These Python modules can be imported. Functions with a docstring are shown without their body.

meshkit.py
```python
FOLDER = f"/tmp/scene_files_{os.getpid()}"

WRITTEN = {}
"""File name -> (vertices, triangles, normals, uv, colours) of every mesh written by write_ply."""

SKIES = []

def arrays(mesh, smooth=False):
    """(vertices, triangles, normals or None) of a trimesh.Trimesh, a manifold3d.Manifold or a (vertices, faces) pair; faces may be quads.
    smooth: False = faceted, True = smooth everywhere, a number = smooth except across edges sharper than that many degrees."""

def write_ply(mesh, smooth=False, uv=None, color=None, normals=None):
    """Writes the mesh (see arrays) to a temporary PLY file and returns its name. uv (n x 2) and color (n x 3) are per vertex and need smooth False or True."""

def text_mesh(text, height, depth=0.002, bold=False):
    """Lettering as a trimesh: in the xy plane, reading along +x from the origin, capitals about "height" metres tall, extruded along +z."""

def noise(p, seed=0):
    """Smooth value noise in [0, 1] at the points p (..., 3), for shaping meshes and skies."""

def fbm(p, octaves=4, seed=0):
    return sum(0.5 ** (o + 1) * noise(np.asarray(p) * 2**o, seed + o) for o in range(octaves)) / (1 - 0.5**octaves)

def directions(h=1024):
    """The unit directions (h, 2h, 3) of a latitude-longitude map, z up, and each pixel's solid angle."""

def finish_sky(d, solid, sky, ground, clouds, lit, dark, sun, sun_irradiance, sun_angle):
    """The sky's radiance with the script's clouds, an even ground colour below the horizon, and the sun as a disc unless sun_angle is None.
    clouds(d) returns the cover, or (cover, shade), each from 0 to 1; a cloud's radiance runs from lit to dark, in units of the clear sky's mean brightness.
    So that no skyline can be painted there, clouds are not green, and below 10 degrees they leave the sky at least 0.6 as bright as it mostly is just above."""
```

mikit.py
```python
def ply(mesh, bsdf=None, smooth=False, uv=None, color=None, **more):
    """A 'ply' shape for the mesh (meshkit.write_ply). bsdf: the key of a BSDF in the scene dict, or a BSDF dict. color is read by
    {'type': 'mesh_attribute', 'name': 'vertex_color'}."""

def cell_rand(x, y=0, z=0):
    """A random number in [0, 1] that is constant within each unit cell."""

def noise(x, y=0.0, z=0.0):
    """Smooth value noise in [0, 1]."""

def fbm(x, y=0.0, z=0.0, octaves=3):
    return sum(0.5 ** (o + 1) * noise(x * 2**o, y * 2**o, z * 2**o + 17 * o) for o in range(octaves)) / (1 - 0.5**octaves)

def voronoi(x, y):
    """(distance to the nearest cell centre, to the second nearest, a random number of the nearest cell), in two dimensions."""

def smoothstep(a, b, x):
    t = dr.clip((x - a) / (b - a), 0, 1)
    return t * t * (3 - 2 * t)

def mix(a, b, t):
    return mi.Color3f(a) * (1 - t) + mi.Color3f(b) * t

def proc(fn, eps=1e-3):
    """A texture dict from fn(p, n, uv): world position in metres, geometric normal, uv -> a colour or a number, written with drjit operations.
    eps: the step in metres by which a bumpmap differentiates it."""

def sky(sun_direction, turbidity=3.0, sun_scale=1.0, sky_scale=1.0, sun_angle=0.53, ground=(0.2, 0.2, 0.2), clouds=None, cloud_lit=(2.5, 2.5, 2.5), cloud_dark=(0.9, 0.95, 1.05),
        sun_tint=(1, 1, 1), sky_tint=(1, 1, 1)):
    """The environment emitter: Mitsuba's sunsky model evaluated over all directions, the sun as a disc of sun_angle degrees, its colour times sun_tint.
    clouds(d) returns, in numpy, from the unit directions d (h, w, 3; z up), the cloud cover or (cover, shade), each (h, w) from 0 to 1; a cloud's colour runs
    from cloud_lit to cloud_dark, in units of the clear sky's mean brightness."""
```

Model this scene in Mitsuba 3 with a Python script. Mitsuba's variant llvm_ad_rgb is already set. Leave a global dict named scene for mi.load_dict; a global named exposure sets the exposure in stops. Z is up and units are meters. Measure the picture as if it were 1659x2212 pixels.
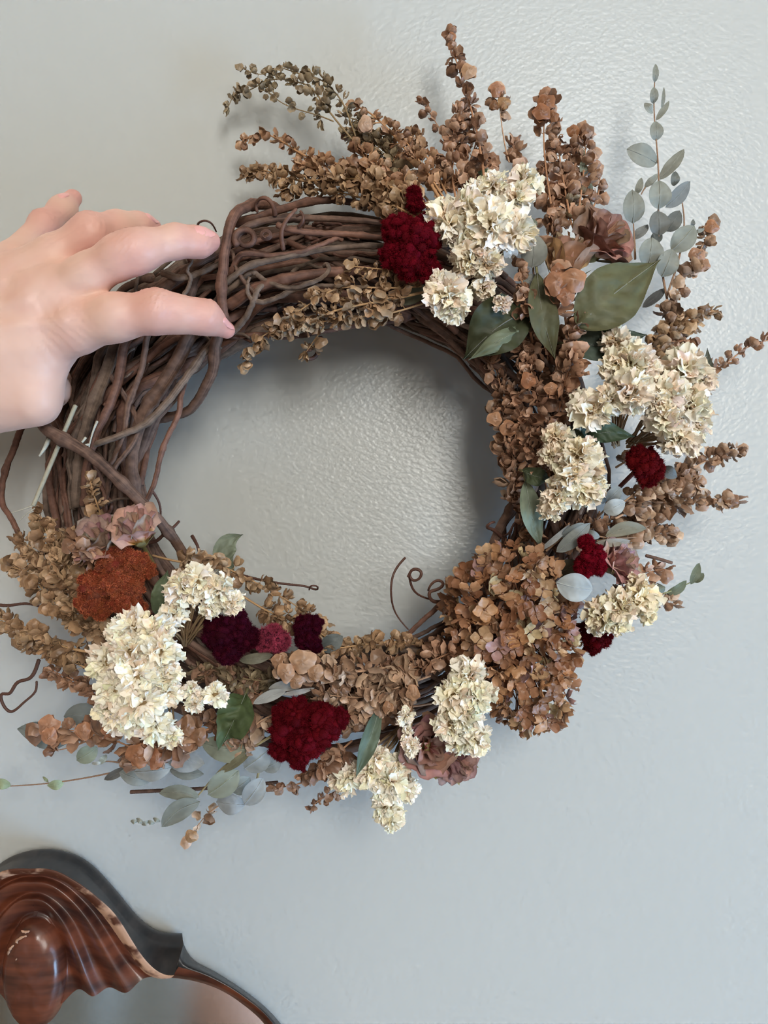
import math
import numpy as np
import trimesh
import manifold3d as m3
import mitsuba as mi
import meshkit
import mikit
from mikit import fbm, noise, smoothstep, mix, proc, voronoi
import drjit as dr

T = mi.ScalarTransform4f
scene, labels = {}, {}

# ---------------------------------------------------------------- camera, light, exposure
D = 0.50                                   # camera to wall
FOV = 50.0
F = 829.5 / math.tan(math.radians(FOV / 2))
scene['camera'] = {'type': 'perspective', 'fov': FOV, 'fov_axis': 'x', 'near_clip': 0.01, 'far_clip': 50.0,
                   'to_world': T().look_at(origin=[0, -D, 0], target=[0, 0, 0], up=[0, 0, 1])}
exposure = 0.26
WINDOW_SIDE = (6.0, 10.6, 16.5, 1.0)      # daylight, window in the right wall: colour and strength
WINDOW_BACK = (15.2, 14.9, 14.1, 1.0)     # daylight, high window behind the camera
LAMP = (2.5, 1.4, 0.4, 1.0)              # warm ceiling lamp
X0, X1, Y0, Z0, Z1 = -1.35, 1.75, -2.60, -1.50, 1.40   # the room: left, right, front, floor, ceiling (wall seen at y = 0)


def lin(c):
    c = np.asarray(c, float) / 255.0
    return np.where(c <= 0.04045, c / 12.92, ((c + 0.055) / 1.055) ** 2.4)


def lint(c):
    return tuple(float(x) for x in lin(c))


def P(px, py, h):
    """The point at h metres in front of the wall that the photograph shows at pixel (px, py)."""
    px, py, h = np.broadcast_arrays(*(np.asarray(a, float) for a in (px, py, h)))
    return np.stack([(px - 829.5) / F * (D - h), -h, -(py - 1106.0) / F * (D - h)], -1)


def S(px, h):
    return px / F * (D - h)


# ---------------------------------------------------------------- materials
def rgb(c):
    return {'type': 'rgb', 'value': [float(x) for x in c]}


def mat(key, **kw):
    scene[key] = {'type': 'twosided', 'bsdf': {'type': 'principled', **kw}}


VC = {'type': 'mesh_attribute', 'name': 'vertex_color'}


def unpack(u):
    """The piece's own colour, kept as one number in uv.x (uv.y is its tone)."""
    k = mi.UInt32(dr.maximum(u, 0) + 0.5)
    c = mi.Color3f(mi.Float(k >> 16), mi.Float((k >> 8) & 255), mi.Float(k & 255)) / 255.0
    return c * c


def plant_colour(p, n, uv):
    return unpack(uv.x) * (uv.y * (0.84 + 0.32 * fbm(p.x * 700, p.y * 700, p.z * 700, 2)))


def rose_colour(p, n, uv):
    t = dr.maximum(uv.y - 1.5, 0)
    c = unpack(uv.x) * (dr.minimum(uv.y, 1.5) * (0.8 + 0.4 * fbm(p.x * 500, p.y * 500, p.z * 500, 2)))
    return mix(c, (0.62, 0.40, 0.10), dr.minimum(t, 1.0))


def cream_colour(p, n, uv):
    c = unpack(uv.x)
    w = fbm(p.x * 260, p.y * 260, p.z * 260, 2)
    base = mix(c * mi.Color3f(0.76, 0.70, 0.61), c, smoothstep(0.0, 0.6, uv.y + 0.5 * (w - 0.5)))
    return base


def leaf_colour(p, n, uv):
    w = fbm(p.x * 160, p.y * 160, p.z * 160, 3)
    return unpack(uv.x) * (uv.y * (0.72 + 0.56 * w))


def wall_bump(p, n, uv):
    return fbm(p.x * 560, p.y * 560, p.z * 560, 2)


def wall_colour(p, n, uv):
    t = fbm(p.x * 6, p.z * 6, 3.1, 3)
    return mix((0.465, 0.482, 0.470), (0.49, 0.507, 0.495), t)


scene['mat_wall'] = {'type': 'twosided', 'bsdf': {'type': 'bumpmap', 'scale': 0.00025, 'tex': proc(wall_bump, 0.0004),
                     'bsdf': {'type': 'principled', 'base_color': proc(wall_colour), "roughness": 0.30, "specular": 0.36}}}
mat('mat_room', base_color=rgb((0.37, 0.31, 0.22)), roughness=0.7)
mat('mat_ceiling', base_color=rgb((0.55, 0.52, 0.47)), roughness=0.8)


def floor_colour(p, n, uv):
    plank = dr.floor(p.x * 9)
    g = fbm(p.x * 60, p.y * 5 + plank * 3.7, plank, 3)
    return mix((0.16, 0.09, 0.05), (0.30, 0.18, 0.10), g)


mat('mat_floor', base_color=proc(floor_colour), roughness=0.4)
mat('mat_plant', base_color=proc(plant_colour), roughness=0.6, specular=0.3)
mat('mat_satin', base_color=proc(plant_colour), roughness=0.42, specular=0.45)            # papery sheen
mat('mat_rose', base_color=proc(rose_colour), roughness=0.6, specular=0.3)
mat('mat_cream', base_color=proc(cream_colour), roughness=0.65, specular=0.25)
mat('mat_leaf', base_color=proc(leaf_colour), roughness=0.55, specular=0.28)
mat('mat_velvet', base_color=proc(plant_colour), roughness=0.95, specular=0.05, sheen=0.5, sheen_tint=0.9)


def bark(a, b, s):
    def fn(p, n, uv):
        g = fbm(p.x * 330 + s, p.y * 330, p.z * 330, 3)
        q = fbm(uv.x * 30.0, uv.y * 1.3 + s, p.x * 60, 3)
        b2 = fbm(p.x * 45, p.y * 45, p.z * 45 + s, 2)
        return mix(a, b, smoothstep(0.22, 0.8, g * 0.3 + q * 0.4 + b2 * 0.3))
    return proc(fn)


mat('mat_bark', base_color=bark(lint((52, 38, 33)), lint((132, 104, 90)), 1.0), roughness=0.72, specular=0.25)
mat('mat_bark_red', base_color=bark(lint((56, 38, 32)), lint((136, 98, 82)), 5.0), roughness=0.62, specular=0.3)
mat('mat_bark_grey', base_color=bark(lint((58, 48, 43)), lint((136, 116, 102)), 9.0), roughness=0.8, specular=0.2)
mat('mat_tendril', base_color=rgb(lint((84, 56, 46))), roughness=0.6)
mat('mat_skin', base_color=VC, roughness=0.47, specular=0.42, sheen=0.15)
mat('mat_nail', base_color=rgb(lin((222, 164, 158))), roughness=0.28, specular=0.5)


def wood_colour(p, n, uv):
    g = fbm(p.x * 22, p.y * 40, p.z * 150, 4)
    w = fbm(p.x * 90, p.y * 90, p.z * 90, 2)
    c = mix(lint((52, 26, 20)), lint((112, 60, 40)), smoothstep(0.25, 0.78, g * 0.75 + w * 0.25))
    return c


def worn_colour(p, n, uv):
    w = fbm(p.x * 120, p.y * 120, p.z * 120, 4)
    e = fbm(p.x * 24, p.y * 24, p.z * 24 + 7, 2)
    return mix(lint((84, 46, 30)), lint((186, 146, 120)), smoothstep(0.46, 0.56, w * 0.55 + e * 0.45))


def edge_colour(p, n, uv):
    w = fbm(p.x * 140, p.y * 60, p.z * 140, 4)
    return mix(lint((24, 23, 24)), lint((44, 37, 34)), smoothstep(0.35, 0.8, w))


mat('mat_wood', base_color=proc(wood_colour), roughness=0.3, specular=0.5, clearcoat=0.6, clearcoat_gloss=0.85)
mat('mat_worn', base_color=proc(worn_colour), roughness=0.45)
mat('mat_edge', base_color=proc(edge_colour), roughness=0.38, clearcoat=0.3, clearcoat_gloss=0.8)
scene['mat_mirror'] = {'type': 'twosided', 'bsdf': {'type': 'roughconductor', 'material': 'Ag', 'alpha': 0.015, 'specular_reflectance': rgb((0.8, 0.82, 0.82))}}


def cloth_colour(p, n, uv):
    g = noise(p.x * 900, p.y * 900, p.z * 900)
    return mix((0.46, 0.46, 0.455), (0.56, 0.555, 0.545), g)


mat('mat_cloth', base_color=proc(cloth_colour), roughness=0.9, sheen=0.5)

# ---------------------------------------------------------------- helpers
used = {}


def numbered(name):
    n = used.get(name, -1) + 1
    used[name] = n
    return name if n == 0 else f'{name}_{n:03d}'


def thing(name, label, category, group=None):
    key = numbered(name)
    labels[key] = {'label': label, 'category': category}
    if group:
        labels[key]['group'] = group
    return key


def part(parent, name, mesh, m, color=None, smooth=True, uv=None, **lab):
    key = numbered(f'{parent}__{name}')
    scene[key] = mikit.ply(mesh, m, smooth=smooth, uv=uv, **({} if color is None else {'color': color}))
    if lab:
        labels[key] = lab
    return key


def struct(name, mesh, m, **more):
    scene[name] = {**mikit.ply(mesh, m), **more}
    labels[name] = {'kind': 'structure'}


def rng_of(*seed):
    return np.random.default_rng([int(abs(s) * 7) + 3 for s in seed])


def unit(v):
    v = np.asarray(v, float)
    return v / (np.linalg.norm(v, axis=-1, keepdims=True) + 1e-12)


def frame(z, roll=0.0, up=None):
    """Rotation whose third column is z; columns x, y, z."""
    z = unit(z)
    a = np.array([0, 0, 1.0]) if up is None else np.asarray(up, float)
    if abs(z @ unit(a)) > 0.97:
        a = np.array([1.0, 0, 0.1])
    x = unit(np.cross(a, z))
    y = np.cross(z, x)
    c, s = math.cos(roll), math.sin(roll)
    return np.stack([c * x + s * y, -s * x + c * y, z], 1)


def spline(pts, n):
    """Catmull-Rom through the rows of pts, n samples, even in parameter length."""
    p = np.asarray(pts, float)
    if len(p) == 2:
        t = np.linspace(0, 1, n)[:, None]
        return p[0] * (1 - t) + p[1] * t
    d = np.r_[0, np.cumsum(np.maximum(np.linalg.norm(np.diff(p[:, :2], axis=0), axis=1), 1e-9) ** 0.5)]
    from scipy.interpolate import PchipInterpolator, CubicSpline
    s = np.linspace(0, d[-1], n)
    return CubicSpline(d, p, bc_type='natural')(s)


def tube(pts, rad, sides=8, with_uv=False):
    p = np.asarray(pts, float)
    n = len(p)
    rad = np.broadcast_to(np.asarray(rad, float), (n,))
    t = unit(np.gradient(p, axis=0))
    x = np.zeros_like(p)
    a = np.array([0.31, 0.87, 0.38])
    x[0] = unit(a - t[0] * (a @ t[0]))
    for i in range(1, n):
        x[i] = unit(x[i - 1] - t[i] * (x[i - 1] @ t[i]))
    y = np.cross(t, x)
    ang = np.arange(sides) * 2 * np.pi / sides
    v = p[:, None] + rad[:, None, None] * (np.cos(ang)[None, :, None] * x[:, None] + np.sin(ang)[None, :, None] * y[:, None])
    v = np.vstack([v.reshape(-1, 3), p[:1] - t[:1] * rad[0] * 0.5, p[-1:] + t[-1:] * rad[-1] * 0.5])
    i, j = np.meshgrid(np.arange(n - 1), np.arange(sides), indexing='ij')
    k = (j + 1) % sides
    q = np.stack([i * sides + j, i * sides + k, (i + 1) * sides + k, (i + 1) * sides + j], -1).reshape(-1, 4)
    f = np.vstack([q[:, [0, 1, 2]], q[:, [0, 2, 3]]])
    j = np.arange(sides)
    k = (j + 1) % sides
    f = np.vstack([f, np.stack([k, j, 0 * j + n * sides], 1), np.stack([(n - 1) * sides + j, (n - 1) * sides + k, 0 * j + n * sides + 1], 1)])
    if not with_uv:
        return v, f
    ln = np.r_[0, np.cumsum(np.linalg.norm(np.diff(p, axis=0), axis=1))] * 20
    uv = np.stack([np.tile(np.abs(np.arange(sides) / sides - 0.5), n), np.repeat(ln, sides)], 1)
    uv = np.vstack([uv, [[0, 0]], [[0, ln[-1]]]])
    return (v, f), uv


def grid_faces(nu, nv):
    i, j = np.meshgrid(np.arange(nu - 1), np.arange(nv - 1), indexing='ij')
    a = i * nv + j
    q = np.stack([a, a + nv, a + nv + 1, a + 1], -1).reshape(-1, 4)
    return np.vstack([q[:, [0, 1, 2]], q[:, [0, 2, 3]]])


def pack(c):
    r, g, b = (int(x) for x in np.clip(np.sqrt(np.clip(c, 0, 1)) * 255 + 0.5, 3, 252))
    return float(r * 65536 + g * 256 + b)


def join(parts):
    """Joins (v, f, linear colour, tone) into one mesh and its uv (packed colour, tone)."""
    o, vs, fs, cs = 0, [], [], []
    for v, f, c, *tone in parts:
        vs.append(v)
        fs.append(f + o)
        cs.append(np.stack([np.full(len(v), pack(c)), np.broadcast_to(tone[0] if tone else 1.0, (len(v),))], 1))
        o += len(v)
    return (np.vstack(vs), np.vstack(fs)), np.vstack(cs)


def pxh(rows, n=None):
    """Rows of (px, py, h) -> world points along a smooth curve."""
    r = np.asarray(rows, float)
    s = spline(r, n or max(6, len(r) * 6))
    return P(s[:, 0], s[:, 1], s[:, 2])


# ---------------------------------------------------------------- the room
def box(x0, x1, y0, y1, z0, z1):
    return trimesh.creation.box(bounds=[[x0, y0, z0], [x1, y1, z1]])


def wall_with_hole(axis, at, thick, a0, a1, z0, z1, ha0, ha1, hz0, hz1):
    bs = []
    for (p0, p1, q0, q1) in ((a0, ha0, z0, z1), (ha1, a1, z0, z1), (ha0, ha1, z0, hz0), (ha0, ha1, hz1, z1)):
        bs.append(box(at, at + thick, p0, p1, q0, q1) if axis == 'x' else box(p0, p1, at, at + thick, q0, q1))
    return trimesh.util.concatenate(bs)


struct('wall_back', box(X0 - .1, X1 + .1, 0, 0.1, Z0, Z1), 'mat_wall')
struct('floor', box(X0 - .1, X1 + .1, Y0 - .1, 0.1, Z0 - .1, Z0), 'mat_floor')
struct('ceiling', box(X0 - .1, X1 + .1, Y0 - .1, 0.1, Z1, Z1 + .1), 'mat_ceiling')
struct('wall_left', box(X0 - .1, X0, Y0 - .1, 0.0, Z0, Z1), 'mat_room')
W1 = (-1.45, -0.55, -1.35, -0.42)            # y0, y1, z0, z1 of the side window
W2 = (0.25, 1.05, 0.06, 1.28)              # x0, x1, z0, z1 of the window behind the camera
struct('wall_right', wall_with_hole('x', X1, 0.1, Y0 - .1, 0.0, Z0, Z1, *W1), 'mat_room')
struct('wall_front', wall_with_hole('y', Y0 - .1, 0.1, X0 - .1, X1 + .1, Z0, Z1, *W2), 'mat_room')


def pane(name, corners, light):
    v = np.array(corners, float)
    scene[name] = {**mikit.ply((v, np.array([[0, 1, 2], [0, 2, 3]])), 'mat_room'),
                   'emitter': {'type': 'area', 'radiance': rgb([light[3] * c for c in light[:3]])}}
    labels[name] = {'kind': 'structure'}


y0, y1, z0, z1 = W1
pane('window_1', [[X1 + .06, y0, z0], [X1 + .06, y0, z1], [X1 + .06, y1, z1], [X1 + .06, y1, z0]], WINDOW_SIDE)
x0, x1, z0, z1 = W2
pane('window_2', [[x0, Y0 - .06, z0], [x0, Y0 - .06, z1], [x1, Y0 - .06, z1], [x1, Y0 - .06, z0]], WINDOW_BACK)
LX, LY, LZ = -0.85, -0.55, 1.05
lamp = thing('ceiling_lamp', 'round warm pendant lamp hanging from the ceiling on the left', 'lamp')
dome = trimesh.creation.icosphere(3, 0.13)
dome.apply_scale([1, 1, 0.5])
dome.apply_translation([LX, LY, LZ])
key = part(lamp, 'shade', dome, 'mat_ceiling')
scene[key]['emitter'] = {'type': 'area', 'radiance': rgb([LAMP[3] * c for c in LAMP[:3]])}
part(lamp, 'rod', trimesh.creation.cylinder(0.012, segment=[[LX, LY, LZ + .05], [LX, LY, Z1]]), 'mat_ceiling', smooth=40)

# ---------------------------------------------------------------- the grapevine wreath
wreath = thing('grapevine_wreath', 'round wreath base of brown twisted grapevine stems on the wall', 'wreath')
CX, CY, AX, AY = 712, 1047, 508, 470
R_wr = rng_of(11)


def vine(rows, r_px, m, n=None, taper=0.25, name='vine', knots=True, sides=9):
    rows = np.asarray(rows, float)
    pts = pxh(rows, n or max(10, len(rows) * 8))
    k = len(pts)
    pts[1:-1] += np.cumsum(R_wr.standard_normal((k - 2, 3)), 0) * 0.00012 + R_wr.standard_normal((k - 2, 3)) * 0.00006
    r = S(r_px * 0.9, rows[:, 2].mean()) * np.linspace(1 + taper / 2, 1 - taper / 2, k)
    if knots:
        ln = np.r_[0, np.cumsum(np.linalg.norm(np.diff(pts, axis=0), axis=1))]
        step = 0.035 + 0.03 * R_wr.random()
        r = r * (1 + 0.28 * np.exp(-(((ln / step + R_wr.random()) % 1 - 0.5) * step / 0.0028) ** 2))
        r = r * (1 + 0.05 * (meshkit.noise(np.stack([ln * 160, 0 * ln, 0 * ln + R_wr.random() * 99], 1)) - 0.5))
    mesh, uv = tube(pts, r, sides, True)
    return part(wreath, name, mesh, m, uv=uv)


BARKS = ['mat_bark', 'mat_bark_red', 'mat_bark_grey', 'mat_bark']
for i in range(124):
    a0 = R_wr.uniform(0, 360)
    span = R_wr.uniform(110, 260)
    if i < 62:                              # most of them pass through the bare upper left
        a0 = R_wr.uniform(20, 95)
        span = R_wr.uniform(110, 190)
    n = int(span / 4)
    th = np.radians(a0 + np.linspace(0, span, n))
    rho = R_wr.uniform(0.12, 1.0) ** 0.7
    phi0, tw = R_wr.uniform(0, 2 * np.pi), R_wr.uniform(-1.3, 1.3)
    q = np.stack([th * 2.2, 0 * th + i * 7.3, 0 * th], 1)
    phi = phi0 + tw * th + 1.6 * (meshkit.noise(q) - 0.5)
    u = 112 * rho * np.cos(phi) + 30 * (meshkit.noise(q * 2.1 + 31) - 0.5) + 9 * (meshkit.noise(q * 6.1 + 11) - 0.5)
    w = 0.0285 * rho * np.sin(phi) + 0.005 * (meshkit.noise(q * 2 + 77) - 0.5)
    h = np.maximum(0.046 + w, 0.009)
    r = R_wr.choice([3, 4.5, 6, 7.5, 9.5, 12], p=[.16, .2, .22, .2, .14, .08])
    px, py = CX + (AX + u) * np.cos(th), CY - (AY + u) * np.sin(th)
    pts = P(px, py, h)
    rr = S(r, 0.047) * np.linspace(1.15, 0.85, n)
    ln = np.r_[0, np.cumsum(np.linalg.norm(np.diff(pts, axis=0), axis=1))]
    step = R_wr.uniform(0.04, 0.075)
    rr = rr * (1 + 0.25 * np.exp(-(((ln / step + R_wr.random()) % 1 - 0.5) * step / 0.003) ** 2))
    mesh, uv = tube(pts, rr, 9, True)
    part(wreath, 'vine', mesh, BARKS[R_wr.integers(4)], uv=uv)

# the stems one can follow one by one
B, BR, BG = 'mat_bark', 'mat_bark_red', 'mat_bark_grey'
vine([(610, 462, .03), (585, 443, .05), (550, 438, .07), (514, 455, .086), (494, 508, .092), (483, 580, .093), (481, 640, .092), (488, 690, .086), (500, 720, .07)], 12, BR)
vine([(482, 690, .085), (464, 738, .082), (455, 794, .075), (424, 860, .064), (392, 892, .055), (338, 906, .045), (300, 940, .035)], 12, B)
vine([(410, 800, .07), (392, 841, .08), (385, 894, .083), (354, 960, .082), (332, 1045, .078), (306, 1100, .07)], 6.5, BR)
vine([(92, 905, .08), (100, 926, .09), (141, 951, .093), (219, 1007, .095), (301, 1089, .09), (345, 1133, .08), (395, 1200, .06), (430, 1260, .05)], 13.5, B)
vine([(60, 880, .05), (47, 926, .05), (34, 966, .048), (16, 1007, .046), (6, 1076, .045), (22, 1114, .048), (45, 1155, .05)], 7.5, BR)
vine([(440, 690, .07), (407, 731, .076), (370, 803, .08), (322, 875, .082), (289, 982, .08), (293, 1045, .076), (305, 1100, .065)], 16, B)
vine([(300, 690, .075), (276, 731, .082), (257, 832, .087), (219, 919, .087), (190, 1000, .08), (180, 1090, .07)], 11, BR)
vine([(285, 690, .07), (258, 731, .076), (230, 807, .08), (194, 900, .08), (172, 990, .076), (165, 1090, .066)], 14, BG)
vine([(470, 725, .07), (445, 756, .078), (389, 835, .086), (351, 885, .088), (301, 926, .089), (230, 952, .088), (190, 968, .08)], 8.5, BG)
vine([(330, 690, .08), (316, 731, .086), (304, 800, .089), (280, 870, .09), (268, 930, .088), (240, 1000, .08)], 7, B)
vine([(228, 800, .08), (300, 930, .085), (250, 1010, .085), (232, 1090, .07)], 6, B)
vine([(510, 480, .07), (560, 466, .075), (653, 437, .06), (724, 430, .05), (790, 440, .045), (870, 470, .05)], 9, BR)
vine([(500, 520, .086), (530, 490, .082), (600, 470, .078), (700, 470, .075), (800, 480, .075), (880, 490, .07)], 8, B)
vine([(600, 486, .086), (625, 494, .088), (704, 502, .088), (790, 509, .086), (860, 520, .08)], 7, BR)
vine([(500, 590, .085), (520, 552, .09), (570, 553, .09), (640, 548, .09), (690, 535, .088), (740, 518, .084)], 7, BR)
vine([(490, 610, .085), (540, 575, .09), (600, 560, .091), (705, 537, .088), (850, 530, .08)], 7.5, BG)
vine([(495, 660, .08), (560, 620, .086), (640, 600, .088), (720, 590, .086), (800, 590, .08)], 13, BR)
vine([(480, 640, .08), (545, 590, .086), (560, 598, .087), (600, 618, .09), (650, 620, .091), (690, 606, .09), (708, 585, .088), (700, 575, .086)], 6, BG)
vine([(500, 720, .076), (530, 690, .084), (548, 652, .089), (560, 630, .088), (610, 605, .085)], 7, BG)
vine([(552, 652, .089), (538, 640, .09), (532, 620, .09), (537, 600, .088)], 5, BG, taper=.6, knots=False)
vine([(552, 650, .089), (575, 650, .089), (610, 636, .09), (660, 622, .089), (740, 617, .085)], 5.5, BG, taper=.4)
vine([(440, 770, .06), (500, 735, .066), (562, 724, .068), (616, 733, .068), (737, 714, .066), (872, 697, .06), (926, 677, .05)], 5.5, BR)
vine([(460, 770, .05), (520, 740, .055), (600, 705, .06), (720, 690, .06), (860, 680, .06)], 15, BG)
vine([(905, 672, .05), (926, 690, .06), (969, 720, .06), (1011, 750, .05), (1050, 800, .045)], 13, B)
vine([(1140, 1000, .05), (1120, 1060, .055), (1099, 1105, .058), (1076, 1150, .056), (1064, 1195, .052), (1050, 1260, .05)], 12, B)
vine([(1010, 1250, .05), (956, 1304, .055), (900, 1356, .056), (860, 1393, .054), (800, 1440, .05)], 6, BR)
vine([(1020, 1320, .05), (950, 1350, .055), (880, 1382, .056), (800, 1400, .05)], 5, B)
vine([(560, 640, .088), (520, 600, .089), (500, 540, .087)], 5, B)
vine([(330, 600, .06), (270, 625, .05), (215, 700, .045), (160, 790, .045)], 9, B)
vine([(352, 590, .08), (390, 600, .088), (430, 590, .086), (478, 566, .08)], 8, BG)
vine([(310, 650, .075), (360, 620, .08), (420, 575, .082), (480, 540, .08)], 12, B)
vine([(395, 640, .085), (412, 600, .09), (404, 580, .091), (415, 562, .09)], 4.5, BG, taper=.5, knots=False)


def tendril(rows, r_px, n=None, m='mat_tendril', taper=0.5):
    rows = np.asarray(rows, float)
    pts = pxh(rows, n or len(rows) * 6)
    part(wreath, 'tendril', tube(pts, S(r_px, rows[:, 2].mean()) * np.linspace(1 + taper / 2, 1 - taper / 2, len(pts)), 6), m)


def spiral(cx, cy, h, r0, r1, turns, a0, pitch=0.0):
    t = np.linspace(0, 1, int(turns * 9) + 4)
    a = a0 + t * turns * 2 * np.pi
    r = r0 + (r1 - r0) * t
    return np.stack([cx + r * np.cos(a), cy + r * np.sin(a) * 0.9, h + pitch * t], 1)


tendril(spiral(530, 515, .092, 24, 13, 1.4, 2.4, -.004), 6.5, 40, 'mat_bark_red')
tendril(spiral(575, 507, .094, 13, 6, 3.2, 0.3, .003), 1.8, 60)
tendril([(594, 465, .08), (590, 445, .084), (578, 430, .085), (565, 428, .084), (553, 440, .08), (556, 458, .078)], 4.5, None, 'mat_bark_red')
tendril([(612, 540, .09), (608, 505, .094), (615, 482, .096), (632, 460, .095), (640, 452, .09)], 4.5, None, 'mat_bark_red')
tendril([(645, 490, .09), (655, 475, .093), (652, 463, .092), (640, 468, .09)], 3.5)
tendril([(427, 492, .05), (429, 482, .055), (443, 477, .058), (457, 483, .057), (467, 500, .05)], 2.2)
tendril([(875, 1205, .05), (851, 1238, .055), (845, 1285, .055), (855, 1325, .05), (882, 1360, .05)], 2.2)
tendril([(882, 1246, .07), (893, 1230, .072), (909, 1235, .073), (905, 1250, .072), (890, 1252, .07), (884, 1240, .069), (890, 1268, .066), (915, 1290, .06), (960, 1302, .055)], 2.8)
tendril([(955, 1300, .06), (932, 1296, .064), (928, 1280, .066), (942, 1274, .066), (957, 1262, .066), (948, 1254, .065), (932, 1262, .064), (925, 1275, .06)], 3.4, None, 'mat_bark_red')
tendril([(525, 1243, .05), (560, 1252, .055), (620, 1262, .058), (665, 1268, .058), (685, 1273, .06), (686, 1268, .064), (672, 1266, .066), (668, 1274, .062)], 2.4)
tendril([(84, 1425, .05), (64, 1465, .05), (37, 1475, .05), (20, 1498, .05), (5, 1499, .05), (3, 1512, .05), (22, 1537, .05), (51, 1518, .05), (76, 1494, .05), (79, 1472, .05)], 3.4, 80)
tendril([(-8, 1306, .05), (20, 1308, .05), (58, 1304, .05), (110, 1320, .05)], 3)
tendril([(415, 1158, .05), (426, 1178, .055), (430, 1192, .056), (437, 1215, .055)], 3.4)
tendril([(330, 1062, .075), (342, 1082, .07), (347, 1105, .066), (345, 1132, .06)], 2.4)
tendril([(694, 728, .06), (688, 755, .06), (681, 770, .06), (668, 775, .062), (661, 768, .064), (664, 758, .066), (673, 756, .067)], 4.4)
tendril([(1395, 1200, .06), (1425, 1208, .06), (1452, 1216, .06)], 3.5, None, 'mat_bark', .1)
tendril([(1085, 1160, .06), (1062, 1143, .066), (1052, 1138, .07), (1060, 1130, .072), (1068, 1128, .07)], 3.5)
tendril([(1110, 1165, .06), (1115, 1145, .07), (1112, 1130, .074), (1100, 1150, .07), (1085, 1158, .06)], 2.6)
tendril([(282, 1711, .04), (340, 1708, .042), (460, 1702, .046), (600, 1690, .05)], 4, None, 'mat_bark', .1)
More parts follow.
